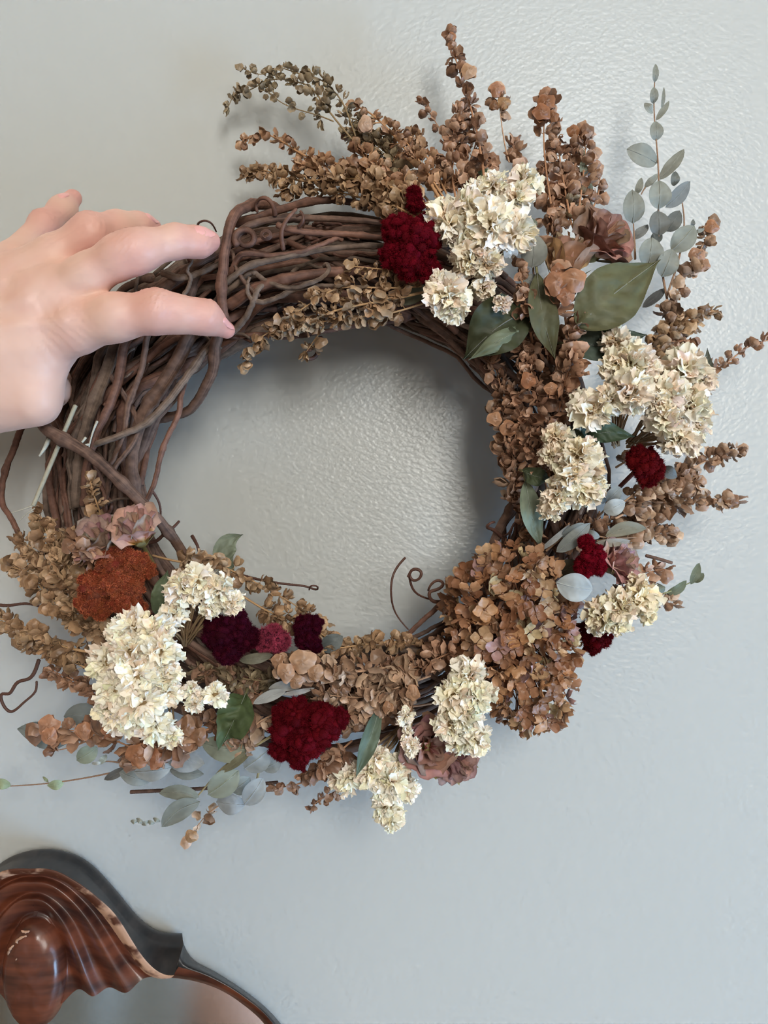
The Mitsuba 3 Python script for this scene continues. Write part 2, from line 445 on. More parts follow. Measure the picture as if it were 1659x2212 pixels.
for i in range(34):                         # short twigs and curls tangled among the stems
    th = math.radians(R_wr.uniform(88, 212))
    u = R_wr.uniform(-90, 95)
    px, py = CX + (AX + u) * math.cos(th), CY - (AY + u) * math.sin(th)
    tx, ty = math.sin(th), math.cos(th)
    a = R_wr.uniform(-0.8, 0.8) + math.atan2(ty, tx)
    L = R_wr.uniform(50, 130)
    hh = 0.075 + 0.008 * R_wr.random() - abs(u) * 0.00018
    rows, x, y = [], px, py
    for k in range(7):
        rows.append((x, y, hh + R_wr.uniform(-.004, .005)))
        a += R_wr.uniform(-0.55, 0.65)
        x += math.cos(a) * L / 6
        y += math.sin(a) * L / 6
    tendril(rows, R_wr.choice([2.0, 2.8, 4.0]), None, ['mat_tendril', 'mat_bark_red', 'mat_bark_grey'][i % 3])

straw = thing('dry_straw', 'pale dry straw stalk lying over the vines under the hand', 'straw', None)
SC = lin((156, 150, 132))
m, c = join([(*tube(pxh([(163, 876, .085), (138, 935, .087), (125, 966, .088), (98, 1030, .09), (72, 1092, .092)], 20), S(5, .088), 7), SC)])
part(straw, 'stalk', m, 'mat_plant', uv=c)
bits = [([(72, 1092, .09), (50, 1100, .09), (24, 1108, .088)], 2.5), ([(75, 1098, .09), (55, 1112, .09), (42, 1126, .088)], 1.4), ([(210, 910, .09), (200, 935, .09), (190, 975, .09)], 3),
        ([(185, 945, .09), (170, 960, .092), (158, 948, .093)], 3), ([(192, 960, .09), (176, 962, .092), (160, 955, .09)], 3), ([(105, 950, .085), (95, 970, .09), (85, 985, .09)], 6),
        ([(240, 1030, .09), (250, 1032, .09), (258, 1030, .09)], 2)]
for rows, r in bits:
    m, c = join([(*tube(pxh(rows, 8), S(r, .09) * np.linspace(1, 0.4, 8), 5), lin((176, 174, 160)))])
    part(straw, 'splinter', m, 'mat_plant', uv=c)

# ---------------------------------------------------------------- seed-pod sprigs
TAN = [(186, 142, 102), (172, 126, 88), (202, 160, 122), (154, 110, 76), (190, 148, 110), (164, 120, 88)]
OLIVE = [(142, 122, 90), (156, 136, 102), (124, 104, 76), (166, 142, 108)]
RUST = [(174, 130, 98), (158, 114, 84), (194, 150, 118), (138, 98, 72), (180, 138, 108)]
STRAWY = [(180, 144, 104), (194, 158, 118), (166, 128, 90), (150, 114, 80)]
PALE = [(186, 150, 120), (168, 130, 100), (202, 168, 136), (152, 114, 86)]


def valve(rg, r, open_, seg=11, rings=4):
    """One papery rounded bract: a cupped disc with a wavy rim, hinged at the origin, growing along +z, hollow towards +y."""
    a = np.linspace(0, 2 * np.pi, seg, endpoint=False)
    t = np.linspace(0, 1, rings + 1)[1:]
    ph, k = rg.uniform(0, 6.28, 3), rg.uniform(0.7, 1.2)
    rim = 1 + 0.09 * np.sin(3 * a + ph[0]) + 0.07 * np.sin(5 * a + ph[1])
    A, Tt = np.meshgrid(a, t, indexing='ij')
    rr = r * Tt * rim[:, None]
    x = rr * np.cos(A) * k
    z = rr * np.sin(A) + r * 0.92
    y = -r * 0.42 * (1 - Tt ** 2) + r * 0.16 * Tt ** 3 * np.sin(4 * A + ph[2]) + r * 0.05 * rg.standard_normal(A.shape)
    v = np.vstack([np.stack([x, y, z], -1).reshape(-1, 3), [[0, -r * 0.44, r * 0.92]]])
    n = rings
    f = []
    for i in range(seg):
        j = (i + 1) % seg
        f.append((seg * n, i * n, j * n))
        for q in range(n - 1):
            f += [(i * n + q, i * n + q + 1, j * n + q + 1), (i * n + q, j * n + q + 1, j * n + q)]
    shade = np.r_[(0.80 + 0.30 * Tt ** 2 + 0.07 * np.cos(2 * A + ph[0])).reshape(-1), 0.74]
    c, s = math.cos(open_), math.sin(open_)
    v = v @ np.array([[1, 0, 0], [0, c, -s], [0, s, c]]).T
    return v, np.array(f), shade


def pod_mesh(rg, p, axis, r, tones):
    parts_ = []
    col = lin(tones[rg.integers(len(tones))]) * rg.uniform(0.62, 1.1)
    col = 0.84 * col + 0.13 * col.mean()
    kind = rg.random()
    Rm = frame(axis, rg.uniform(0, 6.28))
    for s in ((1, -1) if kind < 0.75 else (1,)):
        v, f, sh = valve(rg, r * rg.uniform(0.85, 1.1), rg.uniform(0.05, 0.55))
        if s < 0:
            v = v * np.array([1, -1, 1])
            f = f[:, ::-1]
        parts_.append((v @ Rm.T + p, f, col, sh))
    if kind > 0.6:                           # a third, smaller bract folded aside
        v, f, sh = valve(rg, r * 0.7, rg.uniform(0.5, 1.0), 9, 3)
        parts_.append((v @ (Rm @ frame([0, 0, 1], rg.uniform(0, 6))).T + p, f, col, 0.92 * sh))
    return join(parts_)


def sprig(label, rows, size=11, step=13, per=2.2, spread=14, tones=TAN, stem=2.2, start=0.15, group='brown seed pod sprigs', name='seed_sprig', extra=(), skip=0.0):
    """A dried stalk with papery pods. rows: (px, py, h) from base to tip; size = pod radius, step, spread in pixels."""
    rows = np.asarray(rows, float)
    size, per = size * 1.14, per * 1.22
    rg = rng_of(*rows[0], *rows[-1])
    t = thing(name, label, 'dried plant', group)
    L = np.linalg.norm(np.diff(rows[:, :2], axis=0), axis=1).sum()
    n = max(8, int(L / 9))
    s = spline(rows, n)
    pts = P(s[:, 0], s[:, 1], s[:, 2])
    hm = rows[:, 2].mean()
    k = S(1, hm)
    sc = lin(tones[0]) * 1.0
    tubes_ = [(*tube(pts, k * stem * np.linspace(1.15, 0.5, n), 6), sc)]
    tang = unit(np.gradient(pts, axis=0))
    pods = []
    for d in np.arange(L * start, L + 1, step):
        i = min(n - 1, int(round(d / L * (n - 1))))
        if rg.random() < skip:
            continue
        f_tip = d / L
        cnt = int(per) + (rg.random() < per % 1)
        for q in range(cnt):
            a = rg.standard_normal(3)
            a[1] = a[1] - 0.25
            a = a - tang[i] * (a @ tang[i])
            a = unit(unit(a) + tang[i] * rg.uniform(0.2, 0.9))
            off = spread * rg.uniform(0.15, 1.0) * (1 - 0.45 * f_tip)
            b = pts[i]
            e = b + a * k * off
            e[1] = min(e[1], -0.006)
            if off > spread * 0.3:
                tubes_.append((*tube(np.stack([b, (b + e) / 2 + tang[i] * k * 1.5, e]), k * stem * 0.34, 4), sc * 0.9))
            pods.append((e, unit(a + 0.35 * rg.standard_normal(3)), k * size * 0.5 * rg.uniform(0.75, 1.3) * (1 - 0.3 * f_tip)))
    pods.append((pts[-1], tang[-1], k * size * 0.5))
    for px, py, h, r_px, tone in extra:          # the large pods one can tell apart, seen flat on
        p, r = P(px, py, h), S(r_px, h)
        i = int(np.argmin(np.linalg.norm(pts - p, axis=1)))
        tubes_.append((*tube(np.stack([pts[i], (pts[i] + p) / 2, p + [0, r * .1, -r * .6]]), k * stem * 0.4, 4), sc))
    m, c = join(tubes_)
    part(t, 'stem', m, 'mat_plant', uv=c)
    for px, py, h, r_px, tone in extra:
        p, r = P(px, py, h), S(r_px, h)
        v, f, sh = valve(rg, r, 0.1, 18, 6)
        v2, f2, sh2 = valve(rg, r * .96, 0.1, 18, 6)
        A = frame([rg.uniform(-.4, .4), 0.1, 1], 0.0, up=[0, 1.0, 0.02])
        X = np.stack([np.cross([0, 1.0, 0], A[:, 2]), np.cross(A[:, 2], np.cross([0, 1.0, 0], A[:, 2])), A[:, 2]], 1)
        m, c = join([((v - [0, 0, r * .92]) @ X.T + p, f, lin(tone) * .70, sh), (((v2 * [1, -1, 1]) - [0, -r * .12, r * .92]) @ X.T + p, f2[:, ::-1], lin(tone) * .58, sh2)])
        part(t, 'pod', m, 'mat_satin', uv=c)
    for e, a, r in pods:
        m, c = pod_mesh(rg, e, a, r, tones)
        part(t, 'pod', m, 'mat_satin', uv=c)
    return t


SP = [
    # label, rows, options
    ('tan seed sprig with one large round pod at its bent tip above the vines', [(951, 431, .085), (909, 365, .07), (857, 300, .055), (800, 245, .045), (765, 228, .04)], dict(size=20, step=16, per=1.6, spread=16, stem=3.4)),
    ('thin olive sprig drooping furthest left at the top', [(760, 300, .05), (707, 235, .045), (672, 190, .04), (642, 177, .036), (584, 173, .03), (535, 196, .026), (509, 203, .024), (493, 232, .022)], dict(size=18, step=15, per=1.6 + 0.03, spread=12, tones=OLIVE, stem=1.8)),
    ('thin olive sprig sagging lowest of the drooping top ones', [(720, 262, .05), (680, 247, .045), (616, 226, .036), (584, 202, .03), (570, 186, .028)], dict(size=16, step=17, per=1.6 + 0.02, spread=12, tones=OLIVE, stem=1.4)),
    ('thin olive sprig arching highest over the drooping top ones', [(770, 300, .05), (740, 222, .044), (720, 196, .042), (688, 170, .038), (642, 158, .034), (600, 147, .03), (567, 160, .028), (524, 148, .026)], dict(size=16, step=16, per=1.6 + 0.04, spread=12, tones=OLIVE, stem=1.6)),
    ('tan seed sprig with a pale bent tip, reaching left below the olive ones', [(900, 410, .08), (800, 372, .065), (730, 354, .055), (668, 340, .046), (616, 310, .038), (571, 290, .032), (538, 296, .028), (524, 308, .026)], dict(size=21, step=15, per=1.8, spread=16, stem=2.6)),
    ('golden tan seed sprig reaching left just above the vines', [(915, 436, .09), (785, 388, .072), (668, 390, .052), (600, 380, .04), (571, 368, .034), (525, 378, .03)], dict(size=21, step=12, per=2.2, spread=18, stem=2.4, tones=STRAWY)),
    ('dense tan seed sprig lying on the top of the vines', [(900, 470, .085), (840, 440, .08), (785, 428, .07), (700, 410, .055), (610, 414, .045)], dict(size=22, step=10, per=2.4, spread=24, tones=STRAWY)),
    ('dense tan seed sprig in the middle of the upper left bunch', [(920, 440, .085), (850, 395, .07), (800, 350, .055), (770, 325, .05)], dict(size=23, step=9, per=2.6, spread=30)),
    ('short tan seed sprig at the foot of the upper left bunch', [(930, 450, .085), (880, 420, .078), (820, 400, .07), (760, 385, .06)], dict(size=22, step=9, per=2.6, spread=26, tones=STRAWY)),
    ('dark olive seed sprig behind the large round pod', [(880, 380, .06), (830, 320, .05), (790, 270, .042), (740, 250, .04)], dict(size=18, step=12, per=2.0, spread=20, tones=OLIVE)),
    ('brown seed sprig standing left of the tallest one', [(960, 430, .08), (915, 360, .07), (880, 310, .06), (850, 270, .05)], dict(size=20, step=13, per=1.8, spread=18)),
    ('tallest brown seed sprig, pointing up at the top of the wreath', [(1050, 420, .08), (1035, 310, .066), (1011, 211, .05), (995, 159, .044), (980, 112, .04), (976, 76, .038)], dict(size=24, step=17, per=1.6, spread=13, tones=RUST, stem=2.6)),
    ('brown seed sprig with a lone pod at its thin tip, left of the tallest', [(990, 420, .07), (965, 320, .055), (940, 262, .045), (912, 222, .04)], dict(size=19, step=20, per=1.2, spread=14, tones=RUST, stem=1.6)),
    ('bushy brown seed sprig under the tallest one', [(985, 430, .08), (975, 350, .066), (985, 280, .055), (994, 232, .05)], dict(size=22, step=9, per=2.4, spread=32, tones=RUST)),
    ('brown seed sprig in a dense clump between cream flowers and wall', [(1020, 440, .075), (1010, 370, .062), (1025, 320, .055), (1030, 280, .05)], dict(size=22, step=9, per=2.4, spread=32, tones=RUST)),
    ('thin stem with three round pods at its top, right of the tallest sprig', [(1100, 350, .07), (1090, 310, .06), (1082, 255, .052), (1076, 205, .048)], dict(size=30, step=24, per=1.2, spread=12, tones=PALE, stem=1.5, start=.72)),
    ('short brown sprig with one clump of pods above the cream flowers', [(1120, 390, .07), (1112, 345, .06), (1110, 318, .055)], dict(size=26, step=12, per=1.6, spread=14, tones=RUST)),
    ('brown sprig with a heavy cluster of round pods on its tip, right of centre', [(1190, 440, .08), (1176, 330, .062), (1175, 270, .052), (1178, 218, .048)], dict(size=31, step=15, per=1.7, spread=14, tones=RUST, start=.62, stem=2)),
    ('rusty seed sprig in the right top bunch, beside the heavy cluster', [(1230, 460, .08), (1212, 360, .064), (1202, 285, .052)], dict(size=25, step=11, per=2.0, spread=24, tones=RUST)),
    ('rusty seed sprig with two flat pods on top of the right top bunch', [(1250, 460, .08), (1262, 360, .062), (1264, 315, .055), (1258, 285, .05)], dict(size=25, step=11, per=2.0, spread=22, tones=RUST)),
    ('rusty seed sprig at the outer edge of the right top bunch', [(1270, 470, .08), (1292, 420, .066), (1296, 370, .055)], dict(size=22, step=12, per=1.6, spread=14, tones=RUST)),
    ('rusty seed sprig right behind the topmost cream flower', [(1190, 500, .08), (1180, 420, .068), (1172, 365, .06)], dict(size=25, step=10, per=2.0, spread=20, tones=RUST)),
    ('twiggy dark brown sprig above the dried rose', [(1240, 500, .08), (1238, 430, .066), (1236, 390, .058)], dict(size=18, step=8, per=2.6, spread=34, tones=OLIVE)),
    ('sprig with rounded brown pods right of the cream flowers', [(1225, 600, .09), (1200, 530, .088), (1192, 485, .085)], dict(size=28, step=16, per=1.6, spread=14, tones=RUST, stem=3)),
    ('sprig with large heart shaped pods under the tan rosebud', [(1225, 720, .09), (1218, 650, .098), (1215, 600, .1)], dict(size=42, step=22, per=1.7, spread=20, tones=RUST, stem=3, start=.3)),
    ('rust brown sprig hanging between the grey leaves', [(1150, 740, .08), (1140, 680, .094), (1130, 620, .096), (1120, 575, .092)], dict(size=26, step=12, per=1.9, spread=16, tones=RUST, stem=2.6)),
    ('brown seed sprig running up to a cluster by the eucalyptus', [(1410, 760, .07), (1458, 650, .06), (1485, 590, .055), (1508, 550, .05), (1536, 490, .046)], dict(size=27, step=17, per=1.9, spread=14, tones=PALE)),
    ('thin brown seed sprig with a small tip, below the eucalyptus', [(1380, 780, .07), (1450, 700, .06), (1500, 685, .05), (1542, 672, .045)], dict(size=22, step=13, per=1.8, spread=14, tones=STRAWY)),
    ('dense brown sprig below the big green leaf on the right', [(1390, 790, .075), (1430, 740, .066), (1470, 700, .058), (1500, 700, .052)], dict(size=26, step=10, per=2.2, spread=24, tones=STRAWY)),
    ('lower brown sprig behind the right cream flowers', [(1400, 800, .07), (1440, 750, .062), (1490, 740, .055)], dict(size=24, step=10, per=2.2, spread=22, tones=RUST)),
    ('brown sprig reaching furthest right, past the frame', [(1470, 830, .06), (1545, 800, .05), (1590, 768, .045), (1625, 745, .042), (1660, 735, .04)], dict(size=20, step=15, per=1.5, spread=12, tones=RUST, stem=2)),
    ('upper of the copper brown sprigs pointing right', [(1350, 1110, .07), (1440, 1055, .06), (1500, 1010, .05), (1560, 982, .044), (1594, 972, .042)], dict(size=24, step=11, per=2.2, spread=18, tones=PALE, stem=2.4)),
    ('copper brown sprig pointing right with a curled pod at its tip', [(1310, 1180, .07), (1390, 1120, .062), (1460, 1085, .055), (1530, 1078, .048), (1586, 1080, .044)], dict(size=28, step=11, per=2.0, spread=20, tones=PALE, stem=2.4)),
    ('copper brown sprig drooping lowest of those pointing right', [(1290, 1170, .07), (1360, 1150, .062), (1410, 1150, .056), (1450, 1155, .05)], dict(size=26, step=9, per=2.2, spread=26, tones=PALE)),
    ('copper brown sprig in the middle of those pointing right', [(1330, 1120, .075), (1400, 1080, .066), (1450, 1050, .058), (1500, 1040, .05)], dict(size=28, step=9, per=2.2, spread=24, tones=PALE)),
    ('short copper sprig below the dark red cockscomb', [(1330, 1100, .075), (1380, 1060, .068), (1410, 1045, .06)], dict(size=24, step=9, per=2.2, spread=20, tones=PALE)),
    ('short brown pods by the small green twig on the right', [(1380, 1290, .066), (1425, 1300, .058), (1458, 1305, .05)], dict(size=26, step=12, per=1.6, spread=14, tones=PALE)),
    ('brown pods above the small right cream flower', [(1350, 1230, .07), (1410, 1235, .06), (1442, 1235, .052)], dict(size=26, step=12, per=1.7, spread=16, tones=RUST)),
    ('long brown seed sprig along the right inner side of the ring', [(1150, 1170, .066), (1122, 1060, .072), (1098, 930, .07), (1085, 850, .066), (1062, 765, .06)], dict(size=22, step=9, per=2.2, spread=26, tones=RUST)),
    ('brown seed sprig rising through the middle of the right side', [(1170, 1040, .08), (1168, 920, .084), (1150, 820, .084), (1130, 740, .08)], dict(size=25, step=9, per=2.3, spread=30, tones=RUST)),
    ('brown sprig with loose round pods on the inner edge', [(1125, 1130, .07), (1110, 1020, .07), (1090, 930, .066), (1070, 890, .062)], dict(size=27, step=15, per=1.7, spread=26, tones=PALE)),
    ('brown sprig with glossy pods between the leaves and cream flowers', [(1200, 960, .085), (1215, 850, .092), (1240, 760, .096), (1250, 700, .096)], dict(size=32, step=14, per=2.1, spread=24, tones=RUST, stem=2.6)),
    ('brown seed sprig at the foot of the right inner side', [(1160, 1190, .07), (1140, 1110, .074), (1120, 1050, .072)], dict(size=22, step=9, per=2.2, spread=22, tones=RUST)),
    ('brown sprig left of the small cream cluster', [(1190, 1080, .08), (1160, 990, .084), (1130, 920, .08), (1110, 840, .076)], dict(size=24, step=9, per=2.2, spread=28, tones=RUST)),
    ('topmost straw coloured sprig lying over the vines, pointing left', [(930, 600, .08), (889, 590, .088), (830, 582, .092), (765, 576, .09)], dict(size=22, step=13, per=1.7, spread=18, tones=STRAWY, stem=2.2)),
    ('longest straw coloured sprig over the vines, running down left', [(925, 628, .08), (840, 648, .09), (771, 660, .092), (710, 676, .09), (650, 700, .084), (600, 715, .078)], dict(size=23, step=12, per=1.8, spread=18, tones=STRAWY, stem=2.8)),
    ('straw coloured sprig between the topmost and longest ones', [(910, 618, .08), (832, 622, .091), (737, 622, .093), (690, 643, .092), (630, 682, .088), (600, 700, .082)], dict(size=23, step=14, per=1.6, spread=18, tones=STRAWY, stem=2.2)),
    ('lowest straw coloured sprig, along the inner rim of the ring', [(925, 652, .078), (839, 677, .082), (754, 687, .084), (670, 700, .082), (620, 712, .078)], dict(size=23, step=14, per=1.8, spread=18, tones=STRAWY, stem=2.2)),
    ('straw coloured tip drooping into the opening beside the fingertip', [(620, 700, .08), (565, 728, .075), (540, 760, .07), (530, 785, .066)], dict(size=23, step=14, per=1.7, spread=12, tones=STRAWY, stem=1.6)),
    ('short straw coloured tip hanging by the brown hook', [(700, 705, .08), (672, 745, .07), (658, 765, .066)], dict(size=22, step=13, per=1.8, spread=12, tones=STRAWY, stem=1.6)),
    ('upper tan sprig of the left bunch, beside the straw stalk', [(205, 1300, .075), (140, 1215, .082), (105, 1160, .08), (85, 1105, .074)], dict(size=25, step=9, per=2.3, spread=26, tones=STRAWY)),
    ('tan sprig of the left bunch pointing to the upper left', [(200, 1310, .075), (130, 1250, .078), (75, 1190, .072), (35, 1165, .066)], dict(size=25, step=10, per=2.2, spread=26, tones=STRAWY)),
    ('tan sprig of the left bunch pointing left', [(200, 1345, .075), (120, 1300, .078), (60, 1240, .07), (25, 1225, .066)], dict(size=25, step=9, per=2.3, spread=28, tones=STRAWY)),
    ('dense tan sprig in the middle of the left bunch', [(215, 1340, .08), (160, 1290, .086), (130, 1240, .086), (120, 1200, .082)], dict(size=26, step=8, per=2.4, spread=32, tones=STRAWY)),
    ('long tan stalk of the left bunch running out of the frame', [(215, 1412, .085), (100, 1385, .08), (40, 1350, .072), (-10, 1335, .066)], dict(size=25, step=11, per=2.2, spread=24, tones=STRAWY, stem=2.8)),
    ('tan sprig on the lower edge of the left bunch', [(220, 1460, .08), (160, 1430, .078), (100, 1400, .072), (50, 1390, .066)], dict(size=25, step=10, per=2.3, spread=24, tones=STRAWY)),
    ('lowest dark tan sprig of the left bunch', [(250, 1530, .078), (200, 1490, .075), (160, 1470, .072), (115, 1450, .068)], dict(size=23, step=10, per=2.2, spread=22, tones=RUST)),
    ('tan sprig right under the orange cockscomb', [(270, 1400, .08), (210, 1360, .08), (150, 1330, .078)], dict(size=24, step=9, per=2.4, spread=28, tones=STRAWY)),
    ('short tan sprig in front of the mauve rose on the left', [(220, 1215, .09), (190, 1190, .1), (165, 1165, .1)], dict(size=28, step=11, per=2.0, spread=20, tones=RUST)),
    ('small tan sprig standing among the bare vines', [(222, 1125, .08), (210, 1090, .09), (200, 1060, .094), (196, 1040, .094)], dict(size=24, step=11, per=2.0, spread=14, tones=STRAWY)),
    ('sprig with large copper pods at the lower left', [(450, 1575, .085), (390, 1600, .092), (330, 1625, .092), (250, 1600, .086), (175, 1580, .078), (100, 1578, .07)], dict(size=40, step=22, per=1.9, spread=20, tones=RUST, stem=2.4)),
    ('copper pods pressed under the big cream flower', [(450, 1600, .08), (420, 1580, .09), (385, 1590, .09), (300, 1640, .086)], dict(size=36, step=18, per=2.0, spread=22, tones=RUST)),
    ('small pair of copper pods hanging lowest on the left', [(190, 1600, .07), (150, 1615, .066), (115, 1622, .064)], dict(size=22, step=26, per=1.5, spread=8, tones=RUST, stem=1.5, start=.8)),
    ('tan sprig along the lower left inner edge of the ring', [(330, 1200, .07), (400, 1215, .076), (470, 1222, .07), (540, 1252, .066), (610, 1290, .066), (700, 1350, .064)], dict(size=21, step=12, per=2.0, spread=20, tones=STRAWY, stem=2.2)),
    ('tan sprig above the burgundy cockscomb', [(520, 1285, .07), (590, 1325, .074), (660, 1350, .074), (720, 1385, .07), (780, 1410, .066)], dict(size=22, step=10, per=2.1, spread=22, tones=STRAWY, stem=2.2)),
    ('tan sprig along the bottom inner edge of the ring', [(960, 1405, .07), (870, 1388, .072), (790, 1392, .074), (700, 1405, .076)], dict(size=22, step=11, per=1.8, spread=16, tones=STRAWY, stem=3)),
    ('brown sprig with big round pods at the bottom, pointing left', [(950, 1430, .085), (850, 1440, .09), (760, 1452, .094), (690, 1450, .096), (610, 1440, .096)], dict(size=34, step=15, per=2.2, spread=24, tones=PALE, stem=2.6)),
    ('second brown sprig across the bottom, below the big podded one', [(930, 1460, .085), (860, 1485, .09), (790, 1505, .092), (700, 1500, .09)], dict(size=28, step=11, per=2.3, spread=26, tones=PALE)),
    ('brown sprig tucked against the bottom of the large hydrangea', [(1000, 1400, .085), (950, 1420, .09), (900, 1440, .09), (850, 1445, .088)], dict(size=27, step=9, per=2.4, spread=30, tones=RUST)),
    ('brown pods above the white slips at the bottom', [(880, 1540, .08), (840, 1520, .09), (780, 1540, .09), (755, 1570, .086)], dict(size=27, step=12, per=2.0, spread=20, tones=PALE)),
    ('dark brown sprig in the shade behind the burgundy cockscomb', [(640, 1480, .065), (560, 1470, .066), (480, 1460, .066), (430, 1450, .066)], dict(size=24, step=9, per=2.4, spread=30, tones=OLIVE)),
    ('tan pods left of the crimson cockscomb at the bottom', [(600, 1540, .08), (560, 1560, .086), (530, 1590, .086), (520, 1620, .08)], dict(size=34, step=16, per=2.0, spread=20, tones=PALE)),
    ('rusty pods right of the crimson cockscomb at the bottom', [(760, 1600, .08), (730, 1625, .086), (700, 1645, .086), (685, 1670, .08)], dict(size=28, step=11, per=2.0, spread=20, tones=RUST)),
    ('thin rusty sprig below the crimson cockscomb', [(740, 1640, .07), (690, 1670, .07), (640, 1695, .066), (595, 1700, .062)], dict(size=22, step=14, per=1.6, spread=14, tones=RUST)),
    ('lowest thin rusty sprig beside the bottom cream flower', [(760, 1690, .066), (715, 1715, .06), (690, 1728, .056), (672, 1745, .052)], dict(size=20, step=15, per=1.6, spread=10, tones=RUST, stem=1.8)),
    ('tiny sprig with a single round pod, lowest of all', [(480, 1735, .06), (450, 1758, .056), (430, 1780, .052), (412, 1806, .05)], dict(size=26, step=20, per=1.2, spread=10, tones=PALE, stem=1.5, start=.3)),
    ('brown sprig filling the gap left of the big hydrangea', [(1080, 1320, .06), (1000, 1380, .066), (930, 1400, .07)], dict(size=24, step=9, per=2.4, spread=28, tones=RUST)),
    ('tan seed sprig filling the upper left bunch between the golden and bent ones', [(925, 450, .08), (850, 410, .07), (770, 385, .058), (700, 372, .05), (650, 352, .044)], dict(size=22, step=9, per=2.4, spread=26)),
    ('tan seed sprig crossing the upper left bunch below the large round pod', [(930, 440, .066), (870, 366, .05), (830, 325, .04), (790, 300, .033), (760, 290, .03)], dict(size=22, step=9, per=2.2, spread=26)),
    ('straw coloured seed sprig just above the red cockscomb', [(950, 470, .085), (890, 450, .08), (830, 425, .076), (790, 400, .07)], dict(size=24, step=8, per=2.4, spread=30, tones=STRAWY)),
    ('olive seed sprig in the heart of the upper left bunch', [(900, 420, .06), (850, 350, .05), (810, 310, .046), (750, 285, .042)], dict(size=20, step=9, per=2.2, spread=30, tones=OLIVE)),
    ('brown seed sprig standing right of the bunch, against the wall', [(975, 440, .08), (940, 370, .062), (910, 320, .052), (890, 290, .048)], dict(size=22, step=10, per=2.0, spread=22, tones=TAN)),
    ('short brown seed sprig behind the large cream head', [(1060, 440, .07), (1040, 390, .06), (1060, 350, .054)], dict(size=24, step=9, per=2.2, spread=26, tones=RUST)),
    ('rusty seed sprig low in the right top bunch', [(1250, 520, .08), (1225, 450, .07), (1225, 390, .06), (1240, 330, .054)], dict(size=26, step=9, per=2.2, spread=30, tones=RUST)),
    ('brown sprig between the olive leaf and the ring', [(1190, 800, .07), (1175, 740, .074), (1160, 690, .074)], dict(size=26, step=9, per=2.2, spread=26, tones=RUST)),
    ('brown sprig deep in the right side, left of the arched cream cluster', [(1230, 960, .066), (1210, 880, .07), (1200, 800, .07), (1210, 730, .07)], dict(size=26, step=8, per=2.3, spread=32, tones=RUST)),
    ('brown seed sprig along the outer right side behind the cream flowers', [(1330, 1010, .05), (1400, 960, .05), (1440, 900, .05)], dict(size=24, step=9, per=2.2, spread=30, tones=PALE)),
    ('brown sprig in the shade above the bright crimson cockscomb', [(1180, 1180, .06), (1250, 1150, .062), (1320, 1130, .06)], dict(size=24, step=9, per=2.2, spread=30, tones=RUST)),
    ('dark brown sprig under the bottom brown sprigs', [(930, 1520, .06), (850, 1530, .062), (760, 1520, .062), (680, 1500, .06)], dict(size=26, step=9, per=2.4, spread=34, tones=RUST)),
    ('brown sprig low at the bottom left of the crimson cockscomb', [(560, 1620, .07), (510, 1590, .074), (460, 1560, .074), (420, 1540, .07)], dict(size=28, step=10, per=2.2, spread=28, tones=RUST)),
    ('tan sprig behind the white flower at the inner lower edge', [(420, 1460, .06), (480, 1470, .064), (560, 1500, .066)], dict(size=26, step=9, per=2.3, spread=30, tones=RUST)),
    ('tan sprig deep in the left bunch, under the diagonal vine', [(250, 1380, .06), (190, 1300, .066), (160, 1220, .07), (150, 1160, .07)], dict(size=26, step=8, per=2.4, spread=34, tones=STRAWY)),
]
EX = {'large round pod at its bent tip': [(789, 268, .056, 19, (216, 180, 152))],
      'tallest brown': [(1012, 155, .05, 17, (206, 164, 128)), (977, 80, .04, 11, (180, 124, 88))],
      'three round pods': [(1073, 195, .052, 17, (192, 138, 106)), (1088, 223, .052, 14, (184, 144, 104)), (1068, 228, .052, 11, (146, 102, 70))],
      'heavy cluster of round pods': [(1180, 222, .056, 19, (160, 106, 72)), (1170, 243, .058, 18, (166, 110, 74)), (1196, 252, .056, 14, (158, 108, 74))],
      'heart shaped pods': [(1200, 612, .106, 27, (180, 128, 96)), (1238, 606, .107, 27, (186, 134, 100)), (1222, 640, .106, 20, (172, 120, 88)), (1205, 585, .104, 16, (170, 116, 84))],
      'two flat pods': [(1238, 284, .054, 14, (166, 114, 78)), (1265, 286, .052, 17, (172, 120, 84))],
      'large copper pods': [(106, 1566, .078, 21, (200, 146, 112)), (108, 1590, .08, 20, (192, 136, 102)), (238, 1580, .09, 18, (184, 128, 94)), (182, 1578, .086, 20, (192, 138, 104)), (300, 1630, .097, 26, (182, 126, 90)), (338, 1640, .096, 22, (176, 120, 86))],
      'copper pods pressed': [(405, 1568, .096, 24, (158, 116, 86)), (430, 1590, .096, 20, (150, 108, 80)), (404, 1606, .094, 18, (160, 118, 88))],
      'big round pods at the bottom': [(655, 1428, .104, 26, (196, 156, 124)), (618, 1452, .104, 22, (190, 148, 116)), (682, 1452, .104, 19, (186, 144, 112)), (640, 1470, .102, 18, (178, 136, 104)), (600, 1428, .1, 17, (182, 138, 106))],
      'brown pods above the white slips': [(892, 1496, .098, 18, (196, 154, 122)), (838, 1528, .096, 13, (180, 136, 104))],
      'loose round pods': [(1068, 905, .074, 15, (196, 150, 116)), (1098, 925, .076, 17, (188, 138, 104)), (1140, 822, .09, 18, (180, 126, 92)), (1190, 840, .094, 14, (186, 136, 102))],
      'single round pod': [(414, 1806, .052, 14, (196, 156, 116))],
      'curled pod at its tip': [(1580, 1080, .048, 15, (150, 110, 82))],
      'cluster by the eucalyptus': [(1537, 490, .05, 15, (186, 132, 94)), (1505, 552, .054, 17, (192, 146, 116)), (1518, 572, .054, 15, (184, 138, 106))]}
for lab, rows, kw in SP:
    sprig(lab, rows, extra=next((v for k, v in EX.items() if k in lab), ()), **kw)

